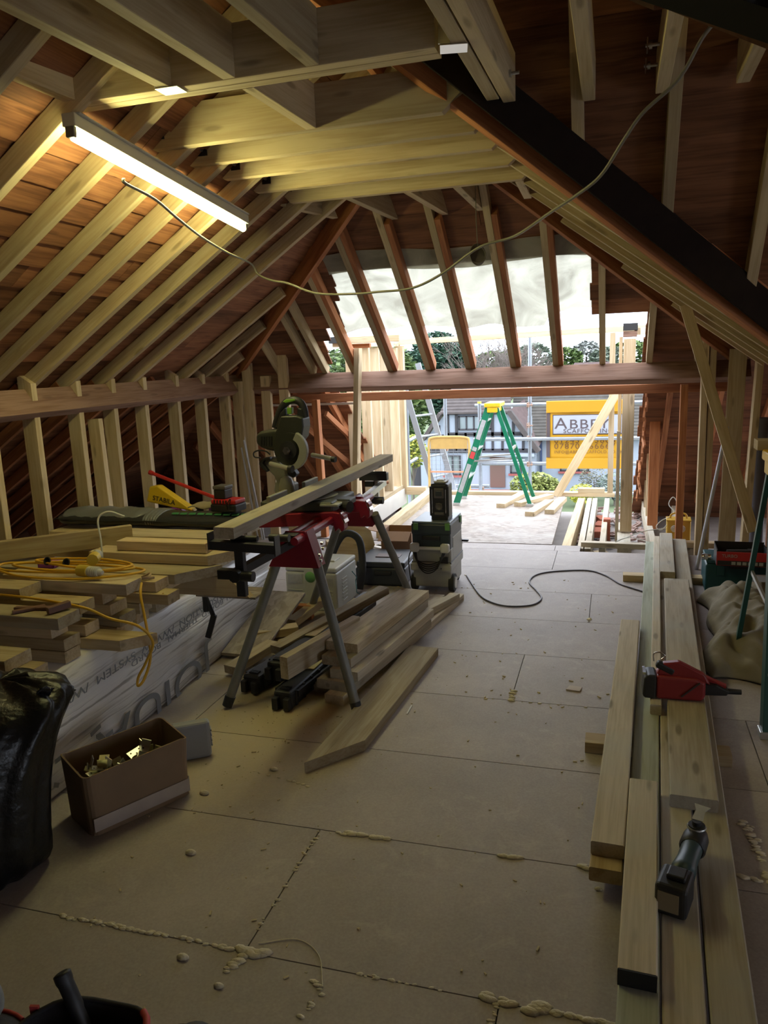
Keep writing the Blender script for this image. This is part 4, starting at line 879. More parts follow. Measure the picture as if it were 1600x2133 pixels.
lay((-.14, 6.95, -.18), (-.04, 7.0, -.18), .12, .045, 'small pale block lying between the right floor joists', None, PINE)
# ------------------------------------------------------------ mitre saw stand
DRED = plain('stand_red', (.24, .012, .03), .38, noise=.12); LEGM = plain('leg_grey', (.20, .20, .18), .45, .35, noise=.15, nscale=20); BLK = plain('black_plastic', (.018, .018, .02), .5, noise=.2, nscale=30); CHR = plain('chrome', (.6, .6, .6), .18, 1); DKS = plain('dark_steel', (.05, .05, .055), .45, .4)
SAWD = plain('saw_dark', (.03, .032, .025), .45, noise=.3, nscale=14); OLIVE = plain('saw_housing', (.055, .058, .042), .5, noise=.25, nscale=14); CASTG = plain('saw_casting', (.30, .30, .25), .5, .1, noise=.12, nscale=12); LIME = plain('lime_green', (.16, .34, .03), .5)
st = empty('saw_stand', (-1.42, 3.6, 0), 0, 'dark red mitre saw stand with four grey splayed tube legs', 'saw stand')
for a, b in (((-1.49, 3.24, .74), (-1.74, 3.06, .012)), ((-1.33, 3.24, .74), (-1.105, 3.12, .012)), ((-1.50, 4.12, .74), (-1.85, 4.38, .012)), ((-1.30, 4.12, .74), (-1.14, 4.47, .012))):
    l = MB().cyl(a, b, .0235, .0225, 18).build('leg', LEGM, st, mw=I4)
    d = (Vector(b)-Vector(a)).normalized(); MB().cyl(tuple(Vector(b)-d*.05), tuple(Vector(b)-d*.0), .026, .024, 18).build('foot', BLK, l, mw=I4)
XZ = Matrix(((1, 0, 0, 0), (0, 0, -1, 0), (0, 1, 0, 0), (0, 0, 0, 1)))
def pxz(poly, y0, y1, m=None): return (m or MB()).prism(poly, -y1, -y0, XZ)
for y in (3.19, 4.09):
    dx = 0 if y < 4 else -.02
    pl = pxz([(-1.535+dx, .67), (-1.285+dx, .67), (-1.325+dx, .80), (-1.345+dx, .842), (-1.44+dx, .842), (-1.465+dx, .80)], y, y+.006); pxz([(-1.535+dx, .67), (-1.285+dx, .67), (-1.325+dx, .80), (-1.465+dx, .80)], y+.08, y+.086, pl)
    pl.bar((-1.288+dx, y+.043, .672), (-1.338+dx, y+.043, .842), .086, .004, (1, 0, .3)).build('leg_bracket', DRED, st, mw=I4)
for x, r, mt in ((-1.43, .019, DRED), (-1.36, .019, DRED)): MB().cyl((x, 3.10, .815), (x, 4.25, .815), r, n=14).build('rail', mt, st, mw=I4)
for x, z in ((-1.293, .725), (-1.288, .70)): MB().cyl((x, 3.22, z), (x+.008, 3.22, z), .008, n=10).cyl((x+.0, 3.25, z+.05), (x+.012, 3.25, z+.05), .008, n=10).build('rivet', CHR, st, mw=I4)
MB().box((-1.405, 3.16, .812), (.075, .06, .05)).build('rail_clamp', BLK, st, bevel=.005, mw=I4)
for y, xa, xb in ((3.60, -1.76, -1.29), (3.93, -1.72, -1.26)):
    pxz([(xa, .765), (xb-.06, .79), (xb-.05, .755), (xb-.03, .775), (xb-.015, .755), (xb, .77), (xb, .835), (xb-.015, .85), (xb-.06, .855), (xa+.12, .838), (xa, .825)], y-.03, y+.03).build('tool_bracket', DRED, st, bevel=.004, mw=I4)
    MB().bar((xb+.004, y, .80), (xb-.02, y, .855), .062, .008, (1, 0, 0)).build('bracket_rim', CHR, st, bevel=.002, mw=I4)
# near extension and work support
MB().bar((-1.40, 3.22, .795), (-1.50, 2.80, .748), .035, .035).build('extension_arm', DKS, st, mw=I4)
MB().bar((-1.605, 2.80, .868), (-1.305, 2.80, .858), .045, .036).box((-1.605, 2.80, .885), (.005, .05, .07)).box((-1.305, 2.80, .872), (.005, .05, .08)).build('work_support', DKS, st, mw=I4)
MB().box((-1.475, 2.80, .755), (.04, .03, .21)).build('support_post', DKS, st, bevel=.003, mw=I4)
MB().cyl((-1.475, 2.765, .75), (-1.475, 2.735, .75), .026, n=10).cyl((-1.45, 2.76, .748), (-1.40, 2.76, .748), .022, n=12).box((-1.53, 2.78, .75), (.07, .045, .04)).build('knob', BLK, st, bevel=.003, mw=I4)
MB().cyl((-1.52, 2.82, .893), (-1.40, 2.82, .893), .012, n=10).cyl((-1.42, 2.98, .86), (-1.33, 2.98, .86), .017, n=12).build('roller', BLK, st, mw=I4)
# far extension and roller
MB().bar((-1.40, 4.05, .79), (-1.46, 4.86, .80), .035, .035).build('extension_arm', ALU, st, mw=I4)
MB().box((-1.51, 4.80, .85), (.19, .05, .05)).box((-1.51, 4.77, .88), (.19, .012, .016)).build('work_support', DKS, st, bevel=.003, mw=I4)
MB().box((-1.50, 4.82, .745), (.03, .03, .17)).build('support_post', ALU, st, mw=I4)
MB().cyl((-1.40, 4.40, .765), (-1.33, 4.40, .765), .022, n=10).build('knob', BLK, st, mw=I4); MB().box((-1.54, 4.80, .80), (.06, .03, .035)).build('clamp_block', BLK, st, mw=I4)

# ------------------------------------------------------------ mitre saw; drawing units a (right) and b (down), 1 unit = 0.35 mm
saw = empty('mitre_saw', (-1.56, 3.78, .86), 0, 'dusty black sliding mitre saw with chrome rails clamped on the red stand', 'mitre saw')
def SP_(a, b): return (-1.903+a*.000348-b*.0000275, 1.4426-b*.0003535)
def sp(poly, y0, y1): return pxz([SP_(a, b) for a, b in poly][::-1], y0, y1)
# base and turntable
MB().box((-1.56, 3.78, .872), (.40, .36, .055)).build('base', OLIVE, saw, bevel=.012, seg=3, mw=I4)
MB().cyl((-1.55, 3.78, .895), (-1.55, 3.78, .906), .15, n=32).build('turntable', CASTG, saw, bevel=.003, mw=I4)
MB().box((-1.35, 3.74, .885), (.11, .10, .03)).cyl((-1.335, 3.68, .868), (-1.285, 3.66, .868), .024, .03, 14).build('mitre_arm', BLK, saw, bevel=.006, mw=I4)
for fc, fd in (((-1.635, 3.55, .925), (.02, .22, .06)), ((-1.635, 4.0, .925), (.02, .20, .06))): MB().box(fc, fd).build('fence', CASTG, saw, bevel=.004, mw=I4)
MB().box((-1.375, 3.66, .885), (.10, .14, .012)).build('table_extension', CASTG, saw, bevel=.004, mw=I4)
# column
sp([(330, 1000), (420, 960), (560, 965), (620, 1080), (700, 1150), (770, 1180), (770, 1230), (700, 1290), (740, 1330), (850, 1360), (860, 1480), (560, 1560), (500, 1480), (510, 1400), (540, 1330), (500, 1240), (430, 1180), (350, 1100)], 3.80, 3.86).build('column', CASTG, saw, bevel=.008, seg=3, mw=I4)
sp([(300, 1000), (370, 950), (470, 940), (480, 990), (380, 990), (345, 1040), (440, 1150), (420, 1175), (330, 1110), (285, 1050)], 3.77, 3.80).build('column_trim', BLK, saw, bevel=.004, mw=I4)
c = SP_(760, 1400); MB().lathe([(.0, .0), (.045, .0), (.042, .05), (.03, .09), (.012, .10)], 20, Matrix.Translation((c[0], 3.77, .906))).build('pivot_dome', CASTG, saw, mw=I4)
# slide rails
RAILM = plain('rail_steel', (.62, .62, .60), .3, .6)
for a, b, y0 in (((525, 1030), (975, 1065), 3.64), ((980, 970), (1440, 1000), 3.84)):
    p, q = SP_(*a), SP_(*b); MB().cyl((p[0], y0+.10, p[1]), (q[0], y0, q[1]), .0125, n=18).build('slide_rail', RAILM, saw, mw=I4)
    MB().cyl((q[0]-.008, y0, q[1]), (q[0]+.014, y0-.004, q[1]-.001), .0195 if b[0] < 1000 else .016, n=18).build('rail_cap', BLK, saw, mw=I4)
# head
MB().cyl(*[(SP_(870, 810)[0], y, SP_(870, 810)[1]) for y in (3.71, 3.76)], .088, n=40).build('blade_guard', SAWD, saw, bevel=.008, seg=3, mw=I4)
import math as _m
arc = []
cx, cz = SP_(870, 815)
for k in range(19): a = math.radians(62-k*10); arc.append((cx+.106*math.cos(a)+.002, cz+.106*math.sin(a)))
for k in range(19): a = math.radians(62-(18-k)*10); q_ = .062+.030*(1-min(1, k/9)); arc.append((cx+.002+q_*math.cos(a), cz+q_*math.sin(a)))
pxz(arc[::-1], 3.685, 3.715).build('lower_guard', CASTG, saw, bevel=.004, mw=I4)
MB().cyl((cx, 3.67, cz), (cx, 3.70, cz), .022, n=6).cyl((cx, 3.66, cz), (cx, 3.67, cz), .012, n=12).build('arbor_nut', CHR, saw, mw=I4)
MB().cyl((cx, 3.69, cz), (cx, 3.70, cz), .048, n=24).build('arbor_plate', BLK, saw, mw=I4)
sp([(640, 1000), (610, 560), (640, 500), (700, 320), (960, 320), (1055, 350), (1070, 480), (1045, 640), (960, 740), (800, 760), (770, 860), (780, 1010)], 3.725, 3.83).build('gear_housing', SAWD, saw, bevel=.008, seg=3, mw=I4)
# loop handle
hp = [(550, 500), (590, 350), (650, 210), (740, 120), (850, 95), (950, 130), (1010, 220), (1040, 350)]
P = [(SP_(a, b)[0], 3.78, SP_(a, b)[1]) for a, b in hp]; MB().tube(bez(P, 5), .020, 12).build('handle', BLK, saw, mw=I4)
sp([(570, 500), (650, 280), (730, 200), (745, 320), (700, 330), (640, 500)], 3.755, 3.805).build('handle_web', BLK, saw, bevel=.006, mw=I4)
sp([(930, 200), (1010, 220), (1050, 350), (930, 330)], 3.755, 3.805).build('handle_post', BLK, saw, bevel=.006, mw=I4)
sp([(690, 110), (750, 78), (880, 75), (900, 100), (850, 112), (740, 135)], 3.758, 3.802).build('grip_strip', LIME, saw, bevel=.003, mw=I4)
sp([(750, 205), (830, 200), (830, 300), (760, 300)], 3.765, 3.795).build('trigger', LIME, saw, bevel=.003, mw=I4)
sp([(960, 430), (1050, 430), (1045, 490), (960, 485)], 3.735, 3.74).build('rating_label', STK, saw, mw=I4)
sp([(812, 350), (842, 350), (842, 392), (812, 392)], 3.736, 3.74).build('lime_badge', LIME, saw, mw=I4)
# motor, lying to the left
p, q = SP_(300, 680), SP_(620, 740)
sp([(255, 590), (330, 545), (630, 505), (650, 760), (590, 860), (440, 830), (330, 790), (255, 740)], 3.75, 3.87).build('motor', SAWD, saw, bevel=.020, seg=4, mw=I4)
for k in range(5): sp([(345+42*k, 620), (365+42*k, 620), (365+42*k, 760), (345+42*k, 760)], 3.746, 3.752).build('vent', BLK, saw, mw=I4)
sp([(790, 1090), (900, 1120), (955, 1190), (900, 1250), (800, 1200)], 3.74, 3.79).build('dust_chute', BLK, saw, bevel=.006, mw=I4)
MB().tube(bez([(SP_(a, b)[0], 3.76, SP_(a, b)[1]) for a, b in ((490, 900), (420, 850), (300, 835), (215, 870), (230, 935), (330, 945))], 6), .004, 8).build('cable', BLK, saw, mw=I4)
tag(beam('timber_plank', (-1.515, 2.75, .929), (-1.455, 4.92, .957), .092, .048, PALE), 'long length of timber lying across the mitre saw and its supports', 'timber')

# ------------------------------------------------------------ vacuum with radio on top
VG = plain('vac_grey', (.36, .36, .32), .5, noise=.1); VD = plain('vac_dark', (.035, .05, .06), .45, noise=.15); RUB_ = plain('rubber', (.02, .02, .02), .7); LG2 = plain('latch_green', (.14, .34, .10), .5); PALEG = plain('pale_grip', (.62, .62, .58), .5)
vac = hold('dust_extractor', (-1.19, 5.22, 0), (0, 0, -.03), label='grey and black wheeled dust extractor standing right of the stand with the radio on top', cat='vacuum')
def vb(name, c, d, mt, bv=.006, par=vac, seg=2): return MB().box(c, d).build(name, mt, par, bevel=bv, seg=seg)
vb('chassis', (0, 0, .10), (.27, .34, .13), VG, .012); vb('tank', (0, .01, .185), (.285, .38, .07), VG, .012); vb('bumper', (0, -.14, .18), (.29, .12, .05), VG, .01)
vb('tank_body', (.0, .015, .26), (.275, .37, .10), VG, .01); vb('seal_band', (0, .01, .212), (.282, .375, .012), BLK, .003)
vb('motor_head', (0, .01, .36), (.272, .36, .12), VD, .012); vb('top_case', (0, .01, .445), (.28, .37, .08), VD, .012)
vb('side_panel', (.128, .04, .30), (.02, .28, .16), VG, .008)
vb('lid', (0, .01, .491), (.27, .35, .014), plain('lid_blue_grey', (.16, .20, .23), .35), .005)
for x, y in ((-.105, -.175), (.118, -.17), (.142, .12)): vb('latch', (x, y, .465), (.035 if y < 0 else .012, .014 if y < 0 else .03, .05), LG2, .004)
for s in (-1, 1):
    w = MB().cyl((s*.135-.018*s, -.12, .062), (s*.135+.018*s, -.12, .062), .062, n=28).build('wheel', RUB_, vac, bevel=.006); MB().cyl((s*.154, -.12, .062), (s*.160, -.12, .062), .040, n=20).build('hub', PALEG, w, bevel=.003)
    vb('caster', (s*.10, .15, .03), (.04, .05, .058), BLK, .012)
    MB().box((s*.108, -.21, .325), (.062, .05, .062)).build('cable_hook', PALEG, vac, bevel=.014, seg=3)
vb('hook_bar', (0, -.195, .318), (.17, .02, .022), PALEG, .005); vb('socket_recess', (.09, -.178, .232), (.06, .008, .045), BLK, .003); vb('handle_recess', (0, -.178, .385), (.13, .01, .03), BLK, .006)
vb('hose_port', (.16, .19, .29), (.05, .03, .016), DKS, .006)
for k in range(5):
    m = MB(); m.tube(bez([(-.12+.006*k, -.20-.006*k, .31), (-.10+.006*k, -.205-.006*k, .24-.01*k), (-.02, -.21-.005*k, .205-.014*k), (.07-.004*k, -.205-.006*k, .235-.012*k), (.115-.004*k, -.20-.006*k, .31)], 6), .0042, 7); m.build('cable', RUB_, vac)
MB().tube(bez([(-.13, -.19, .32), (-.155, -.2, .24), (-.15, -.2, .13), (-.145, -.18, .05)], 6), .004, 7).build('cable_tail', RUB_, vac)
m = MB()
for x in (-.08, -.055, .05, .075): m.cyl((x, -.202, .178), (x, -.199, .178), .004, n=8)
tag(m.build('screws', BLK, vac), kind='stuff')

rd = hold('site_radio', (-1.14, 5.17, .500), (0, 0, -.06), label='black rugged site radio standing upright on the dust extractor', cat='radio')
RD1 = plain('radio_black', (.022, .022, .026), .4); RD2 = plain('radio_grey', (.10, .09, .09), .45); SCR = plain('radio_screen', (.05, .06, .07), .15)
MB().box((0, 0, .13), (.125, .13, .25)).build('body', RD1, rd, bevel=.018, seg=3)
for s in (-1, 1):
    MB().cyl((s*.058, -.058, .03), (s*.058, -.058, .235), .011, n=14).build('side_bumper', RD1, rd)
    MB().cyl((s*.048, -.068, .05), (s*.048, -.068, .215), .0035, n=10).build('chrome_strip', CHR, rd)
MB().box((0, -.064, .187), (.072, .012, .072)).build('display_bezel', RD2, rd, bevel=.006); MB().box((.0, -.071, .187), (.046, .004, .036)).build('display', SCR, rd, bevel=.002)
MB().lathe([(.024, 0), (.026, .004), (.026, .008), (.021, .010), (.019, .007), (.0, .007)], 24, Matrix.Translation((0, -.064, .095)) @ Matrix.Rotation(PI/2, 4, 'X')).build('control_dial', RD2, rd)
for a in range(4): MB().box((.027*math.cos(a*PI/2+.78), -.069, .095+.027*math.sin(a*PI/2+.78)), (.008, .006, .008)).build('button', RD2, rd, bevel=.002)
MB().box((0, -.066, .045), (.07, .010, .02)).build('port_cover', RD2, rd, bevel=.004); MB().box((0, 0, .262), (.085, .09, .012)).box((0, 0, .272), (.05, .06, .01)).build('top_handle', PALEG, rd, bevel=.004)
MB().box((0, 0, .008), (.12, .12, .02)).build('foot_base', RD1, rd, bevel=.004)

# ------------------------------------------------------------ cases behind the stand
CG = plain('case_grey', (.50, .50, .45), .5, noise=.08); 
cs = hold('storage_case', (-1.875, 4.70, 0), (0, 0, -.02), label='pale grey stacking tool case with vented side and green latch behind the stand', cat='tool case')
MB().box((0, 0, .13), (.36, .38, .26)).build('body', CG, cs, bevel=.012, seg=3); MB().box((0, 0, .278), (.36, .38, .03)).build('lid', CG, cs, bevel=.01)
for i in range(5): MB().box((-.11, -.192, .05+.022*i), (.10, .006, .008)).build('rib', CG, cs, bevel=.002)
for i in range(5): MB().box((.10, -.192, .05+.022*i), (.10, .006, .008)).build('rib', CG, cs, bevel=.002)
for i in range(7): MB().box((.182, -.05+.0, .05+.024*i), (.006, .09, .007)).build('rib', CG, cs, bevel=.002)
MB().box((-.11, -.192, .215), (.10, .004, .06)).build('label_plate', STK, cs); MB().box((.11, -.192, .20), (.09, .003, .055)).build('label_plate', STK, cs)
MB().lathe([(.0, 0), (.04, 0), (.036, .008), (.0, .009)], 20, Matrix.Translation((.0, -.19, .23)) @ Matrix.Rotation(PI/2, 4, 'X')).build('latch', LG2, cs)
MB().box((0, -.19, .15), (.09, .012, .28)).build('front_spine', CG, cs, bevel=.005); MB().box((.03, .02, .296), (.16, .10, .012)).build('carry_handle', CG, cs, bevel=.005)
bc = hold('tool_case', (-1.60, 5.33, 0), (0, 0, .03), label='flat black plastic tool case between the grey case and the dust extractor', cat='tool case')
BC = plain('case_blue_black', (.03, .035, .045), .45, noise=.15)
MB().box((0, 0, .07), (.37, .42, .13)).build('body', BC, bc, bevel=.015, seg=3); MB().box((0, 0, .155), (.36, .41, .045)).build('lid', BC, bc, bevel=.014, seg=3); MB().box((.02, -.02, .180), (.18, .10, .008)).build('lid_plate', plain('plate_brown', (.10, .06, .06), .5), bc, bevel=.003)
MB().box((.02, -.215, .10), (.13, .02, .03)).build('handle', BLK, bc, bevel=.006)
for s in (-.12, .15): MB().box((s, -.213, .13), (.035, .012, .05)).build('latch', BLK, bc, bevel=.003)
cb = hold('cardboard_box', (-1.62, 5.78, 0), (0, 0, .03), label='open brown cardboard carton behind the dust extractor', cat='box')
CARD = plain('cardboard', (.36, .21, .12), .85, noise=.1)
for c_, d_, r_ in (((-.12, 0, .14), (.006, .26, .28), (0, 0, 0)), ((.12, 0, .14), (.006, .26, .28), (0, 0, 0)), ((0, -.13, .14), (.24, .006, .28), (0, 0, 0)), ((0, .13, .14), (.24, .006, .28), (0, 0, 0)), ((0, 0, .004), (.24, .26, .006), (0, 0, 0))): MB().box(c_, d_, r_).build('side_panel', CARD, cb)
MB().box((-.18, 0, .285), (.13, .25, .005), (0, .15, 0)).build('flap', CARD, cb); MB().box((.0, -.19, .26), (.24, .12, .005), (.45, 0, 0)).build('flap', CARD, cb)
# hose and loose flexes behind the stand
tag(MB().tube(bez([(-1.93, 4.98, .05), (-1.90, 4.97, .25), (-1.82, 5.02, .40), (-1.72, 5.05, .36), (-1.69, 5.02, .18), (-1.70, 4.96, .02)], 8), .026, 12).build('vacuum_hose', RUB_), 'black ribbed vacuum hose arching behind the grey case', 'hose')
tag(MB().tube(bez([(-1.665, 4.72, .22), (-1.65, 4.76, .17), (-1.67, 4.80, .13), (-1.645, 4.74, .09), (-1.66, 4.79, .05), (-1.63, 4.83, .02)], 6), .003, 6).build('blue_cord', plain('teal_cord', (.03, .15, .18), .6)), 'thin teal cord hanging beside the grey case', 'cord')
G5 = 'offcuts on the far floor behind the saw stand'
for x, y, w_, l_, a, lab, mt in ((-2.25, 6.35, .10, .42, .5, 'pale offcut farthest left behind the saw stand', PINE2), (-1.95, 6.1, .15, .30, -.4, 'white faced offcut beyond the red stand rail', PALE), (-2.05, 5.65, .09, .45, 1.9, 'offcut lying crosswise behind the grey case', PINE2), (-1.85, 6.25, .09, .35, 1.2, 'small offcut near the foot of the dormer cheek', PINE)):
    d = Vector((math.cos(a), math.sin(a), 0))*l_/2; tag(beam('timber_offcut', Vector((x, y, .024))-d, Vector((x, y, .024))+d, w_, .045, mt), lab, 'timber', G5)
tag(MB().lathe([(0, 0), (.17, 0), (.17, .012), (0, .012)], 9, Matrix.Translation((-1.93, 5.55, .2)) @ Matrix.Rotation(1.2, 4, 'X')).build('board_offcut', PINE2), 'rounded plywood offcut leaning behind the red stand', 'board offcut')
bo = bpy.data.objects['board_offcut']; bo.location = (0, 0, 0)
tag(beam('metal_strip', (-2.35, 6.2, .075), (-1.68, 5.92, .060), .05, .012, ALU), 'grey metal strip lying on the floor behind the saw stand', 'metal strip')

# ------------------------------------------------------------ folded sawhorses under the loose timber
def sawhorse(A, B, label):
    M, L = frame(A, B); t = link('folding_sawhorse', None, mw=M); tag(t, label, 'sawhorse', 'folded black plastic sawhorses on the floor')
    MB().box((0, 0, 0), (L, .095, .085)).build('body', BLK, t, bevel=.012, seg=2)
    for i in range(9): MB().box((-L/2+.05+i*L/9.2, 0, .0), (.016, .108, .075)).build('rib', BLK, t, bevel=.004)
    for s in (-1, 1): MB().box((-L/2-.012, s*.03, -.01), (.03, .03, .06)).build('foot', BLK, t, bevel=.004)
    MB().box((.1, 0, .047), (L*.55, .07, .008)).build('dust_layer', plain('sawdust_layer', (.50, .42, .27), .95, noise=.2, nscale=60) if 'sawdust_layer' not in MT else MT['sawdust_layer'], t, bevel=.003)
    for i in range(3): MB().box((-L/2+.03+i*.012, 0, .046), (.006, .05, .008)).build('grip_tooth', BLK, t)
    MB().bar((-L/2+.05, -.056, .02), (L/2-.1, -.056, -.01), .014, .03).build('folded_leg', BLK, t); MB().bar((-L/2+.05, .056, .02), (L/2-.1, .056, -.01), .014, .03).build('folded_leg', BLK, t)
    return t
sawhorse((-1.70, 3.24, .050), (-1.60, 3.98, .050), 'left folded black sawhorse with its toothed end by the red stand leg')
sawhorse((-1.47, 3.10, .045), (-1.42, 3.90, .045), 'right folded black sawhorse half under the leaning board')
sawhorse((-1.555, 3.22, .137), (-1.43, 4.36, .155), 'dusty black sawhorse on top of the other two')

# ------------------------------------------------------------ cardboard box of brackets, black sack
bx = hold('cardboard_box', (-1.71, 2.24, 0), (0, 0, 1.05), label='worn brown cardboard box full of metal brackets in front of the insulation', cat='box')
CARD2 = plain('cardboard_dark', (.23, .15, .085), .85, noise=.18, nscale=6)
hx, hy, hh = .19, .105, .235
def wall(name, pts, mt=CARD2): m = MB(); P = [[(x, y, 0) for x, y in pts], [(x*1.02, y*1.02, hh*.5) for x, y in pts], [(x*1.05, y*1.06, hh+.012*math.sin(x*30+y*17)) for x, y in pts]]; return m.grid(P, sm=False).build(name, mt, bx, solid=.006)
rr = .03
def cpts(cx_, cy_, a0): return [(cx_+rr*math.cos(a0+k*PI/8), cy_+rr*math.sin(a0+k*PI/8)) for k in range(5)]
ring = cpts(hx-rr, hy-rr, 0)+cpts(-hx+rr, hy-rr, PI/2)+cpts(-hx+rr, -hy+rr, PI)+cpts(hx-rr, -hy+rr, 1.5*PI)
for nm, a, b in (('side_panel', 2, 8), ('end_panel', 7, 13), ('side_panel', 12, 18), ('end_panel', 17, 23)):
    wall(nm, [ring[i % 20] for i in range(a, b)])
MB().box((0, 0, .004), (hx*2-.01, hy*2-.01, .006)).build('bottom', CARD2, bx)
MB().box((0, -hy-.008, .045), (hx*1.95, .003, .05)).build('packing_tape', plain('tape_clear', (.45, .38, .33), .12, noise=.2), bx)
MB().box((hx+.006, -.03, .04), (.003, .12, .05)).build('packing_tape', MT['tape_clear'], bx)
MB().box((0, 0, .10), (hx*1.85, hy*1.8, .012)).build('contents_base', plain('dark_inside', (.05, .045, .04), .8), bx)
YZ = plain('yellow_zinc', (.62, .60, .38), .3, .85, noise=.1)
for i in range(20):
    t = hold('metal_bracket', (0, 0, 0), (0, 0, 0), label='punched galvanised angle bracket in the cardboard box', cat='bracket', group='metal brackets filling the cardboard box')
    u, v = R.uniform(-.14, .14), R.uniform(-.06, .06); mw = WM[bx.name] @ Matrix.Translation((u, v, .125+.0035*i)) @ Euler((R.uniform(-.5, .5), R.uniform(-.5, .5), R.uniform(0, 6))).to_matrix().to_4x4()
    t.matrix_basis = mw; WM[t.name] = mw
    sz = R.uniform(.05, .085); mt = YZ if i % 3 == 0 else GALV
    MB().box((0, 0, 0), (sz, .035, .0025)).build('plate', mt, t); MB().box((sz/2, 0, .02), (.0025, .035, .04)).build('plate', mt, t)
    for k in (-.3, .0, .3): MB().cyl((k*sz, .006*(1 if k else -1), .0013), (k*sz, .006*(1 if k else -1), .0018), .0035, n=8).build('hole', BLK, t)
pb = hold('plastic_crate_lid', (-1.66, 2.60, .0), (0, 0, .6), label='grey ribbed plastic tray standing behind the cardboard box', cat='tray')
MB().box((0, 0, .08), (.16, .05, .16)).build('body', plain('tray_grey', (.30, .31, .33), .5), pb, bevel=.015, seg=3)
for k in range(4): MB().box((.083, 0, .05+.022*k), (.006, .04, .008)).build('rib', MT['tray_grey'], pb, bevel=.002)

SACK = plain('black_polythene', (.006, .006, .007), .36, bump=1.0, nscale=16)
rs = random.Random(3)
P = []; nn = 72
for i, (z, rx, ry, ox, oy) in enumerate(((0, .24, .20, 0, 0), (.03, .275, .235, 0, 0), (.15, .285, .25, -.0, .0), (.30, .285, .26, .0, .03), (.44, .285, .25, .02, .08), (.52, .27, .21, .07, .14), (.565, .22, .15, .09, .17), (.585, .10, .07, .08, .17))):
    P.append([(ox+rx*math.cos(a)*(1+.05*math.sin(5*a+i*.8)+.07*abs(math.sin(7*a+.25*i))-.05*abs(math.sin(12*a-.4*i))), oy+ry*math.sin(a)*(1+.05*math.sin(4*a+i)+.07*abs(math.sin(7*a+.25*i))-.05*abs(math.sin(12*a-.4*i))), z+(.012*math.sin(9*a+i) if z > .1 else 0)) for a in [2*PI*k/nn for k in range(nn)]])
rs_ = hold('rubbish_sack', (-2.04, 1.80, 0), (0, 0, .1), label='bulging black polythene rubbish sack at the left before the timber pile', cat='rubbish sack')
m = MB(); m.grid(P, closed=True); m.add(P[-1], [tuple(range(nn))]); m.add(P[0], [tuple(range(nn))[::-1]]); m.build('film', SACK, rs_, sub=1)
P = [[(.23+.05*t+.012*math.sin(s*14+t*5), .10+.16*s, .52+.06*t-.35*t*s*.2+.01*math.sin(s*20)) for s in [k/14 for k in range(15)]] for t in (0, .4, .8, 1.2)]
MB().grid(P).build('folded_edge', SACK, rs_, solid=.004)

# ------------------------------------------------------------ things on the left pile
YCB = plain('cable_yellow', (.72, .42, .03), .45)
tag(MB().tube(bez([(-2.75+.0, 2.78, .735), (-2.5, 2.68, .727), (-2.2, 2.67, .728), (-1.99, 2.75, .735), (-2.01, 2.9, .715), (-2.2, 2.95, .71), (-2.5, 2.92, .72), (-2.72, 2.85, .73), (-2.6, 2.72, .737), (-2.25, 2.73, .739), (-2.02, 2.82, .74), (-2.15, 2.93, .73), (-2.45, 2.9, .735), (-2.62, 2.79, .745), (-2.4, 2.72, .748), (-2.12, 2.74, .75), (-2.04, 2.86, .748), (-2.3, 2.95, .742), (-2.55, 2.86, .75), (-2.3, 2.76, .756), (-2.18, 2.76, .752)], 8), .0058, 8).build('extension_cable', YCB), 'coiled yellow extension cable lying on the left timber pile', 'cable')
tag(MB().tube(bez([(-2.5, 2.53, .690), (-2.25, 2.50, .69), (-2.03, 2.50, .665), (-1.93, 2.52, .62), (-1.83, 2.56, .58), (-1.795, 2.60, .50), (-1.85, 2.62, .40), (-1.88, 2.60, .34), (-1.865, 2.57, .315), (-1.845, 2.59, .34), (-1.84, 2.64, .42), (-1.86, 2.66, .55), (-1.90, 2.70, .66), (-1.925, 2.75, .70)], 8), .0058, 8).build('hanging_cable', YCB), 'loop of yellow cable hanging over the insulation print', 'cable')
for (x, y, z, a, lab) in ((-2.155, 2.715, .752, -.12, 'yellow and grey cable plug nearest on the left pile'), (-2.23, 2.86, .775, 2.0, 'grey cable socket standing behind the yellow plug')):
    c_ = hold('cable_connector', (x, y, z), (0, .0, a), label=lab, cat='connector'); MB().cyl((-.055, 0, 0), (.0, 0, 0), .026, .027, 10).build('cap', plain('conn_yellow', (.62, .46, .06), .5) if 'conn_yellow' not in MT else MT['conn_yellow'], c_, bevel=.003)
    MB().cyl((0, 0, 0), (.055, 0, 0), .022, .021, 16).build('body', PALEG, c_)
    for k in range(4): MB().cyl((.012+k*.011, 0, 0), (.017+k*.011, 0, 0), .0235, n=16).build('grip_ring', PALEG, c_)
    MB().cyl((.055, 0, 0), (.075, 0, 0), .016, .009, 12).build('gland', PALEG, c_)
for q in ((-2.33, 2.79, .765), (-2.44, 2.80, .765)): tag(MB().lathe([(.016, -.003), (.02, 0), (.016, .003), (.012, 0), (.016, -.003)], 14, Matrix.Translation(q) @ Matrix.Rotation(1.2, 4, 'X')).build('cable_tie', RUB_), 'black loop tie round the yellow cable, ' + ('right one' if q[0] > -2.4 else 'left one'), 'cable tie')
tag(MB().tube(bez([(-2.62, 2.99, .70), (-2.4, 3.02, .69), (-2.33, 3.03, .70), (-2.335, 3.05, .80), (-2.36, 3.08, .90), (-2.33, 3.12, .93), (-2.27, 3.16, .90)], 8), .0048, 8).build('white_cable', plain('cable_white', (.60, .60, .55), .5)), 'thin white cable looping up over the left pile', 'cable')
tag(MB().cyl((-2.72, 3.18, .674), (-2.30, 3.15, .68), .005, n=8).build('metal_rod', ALU), 'thin metal rod on the broad pale plank', 'rod')
BRS = plain('brown_scrap', (.16, .08, .06), .6)
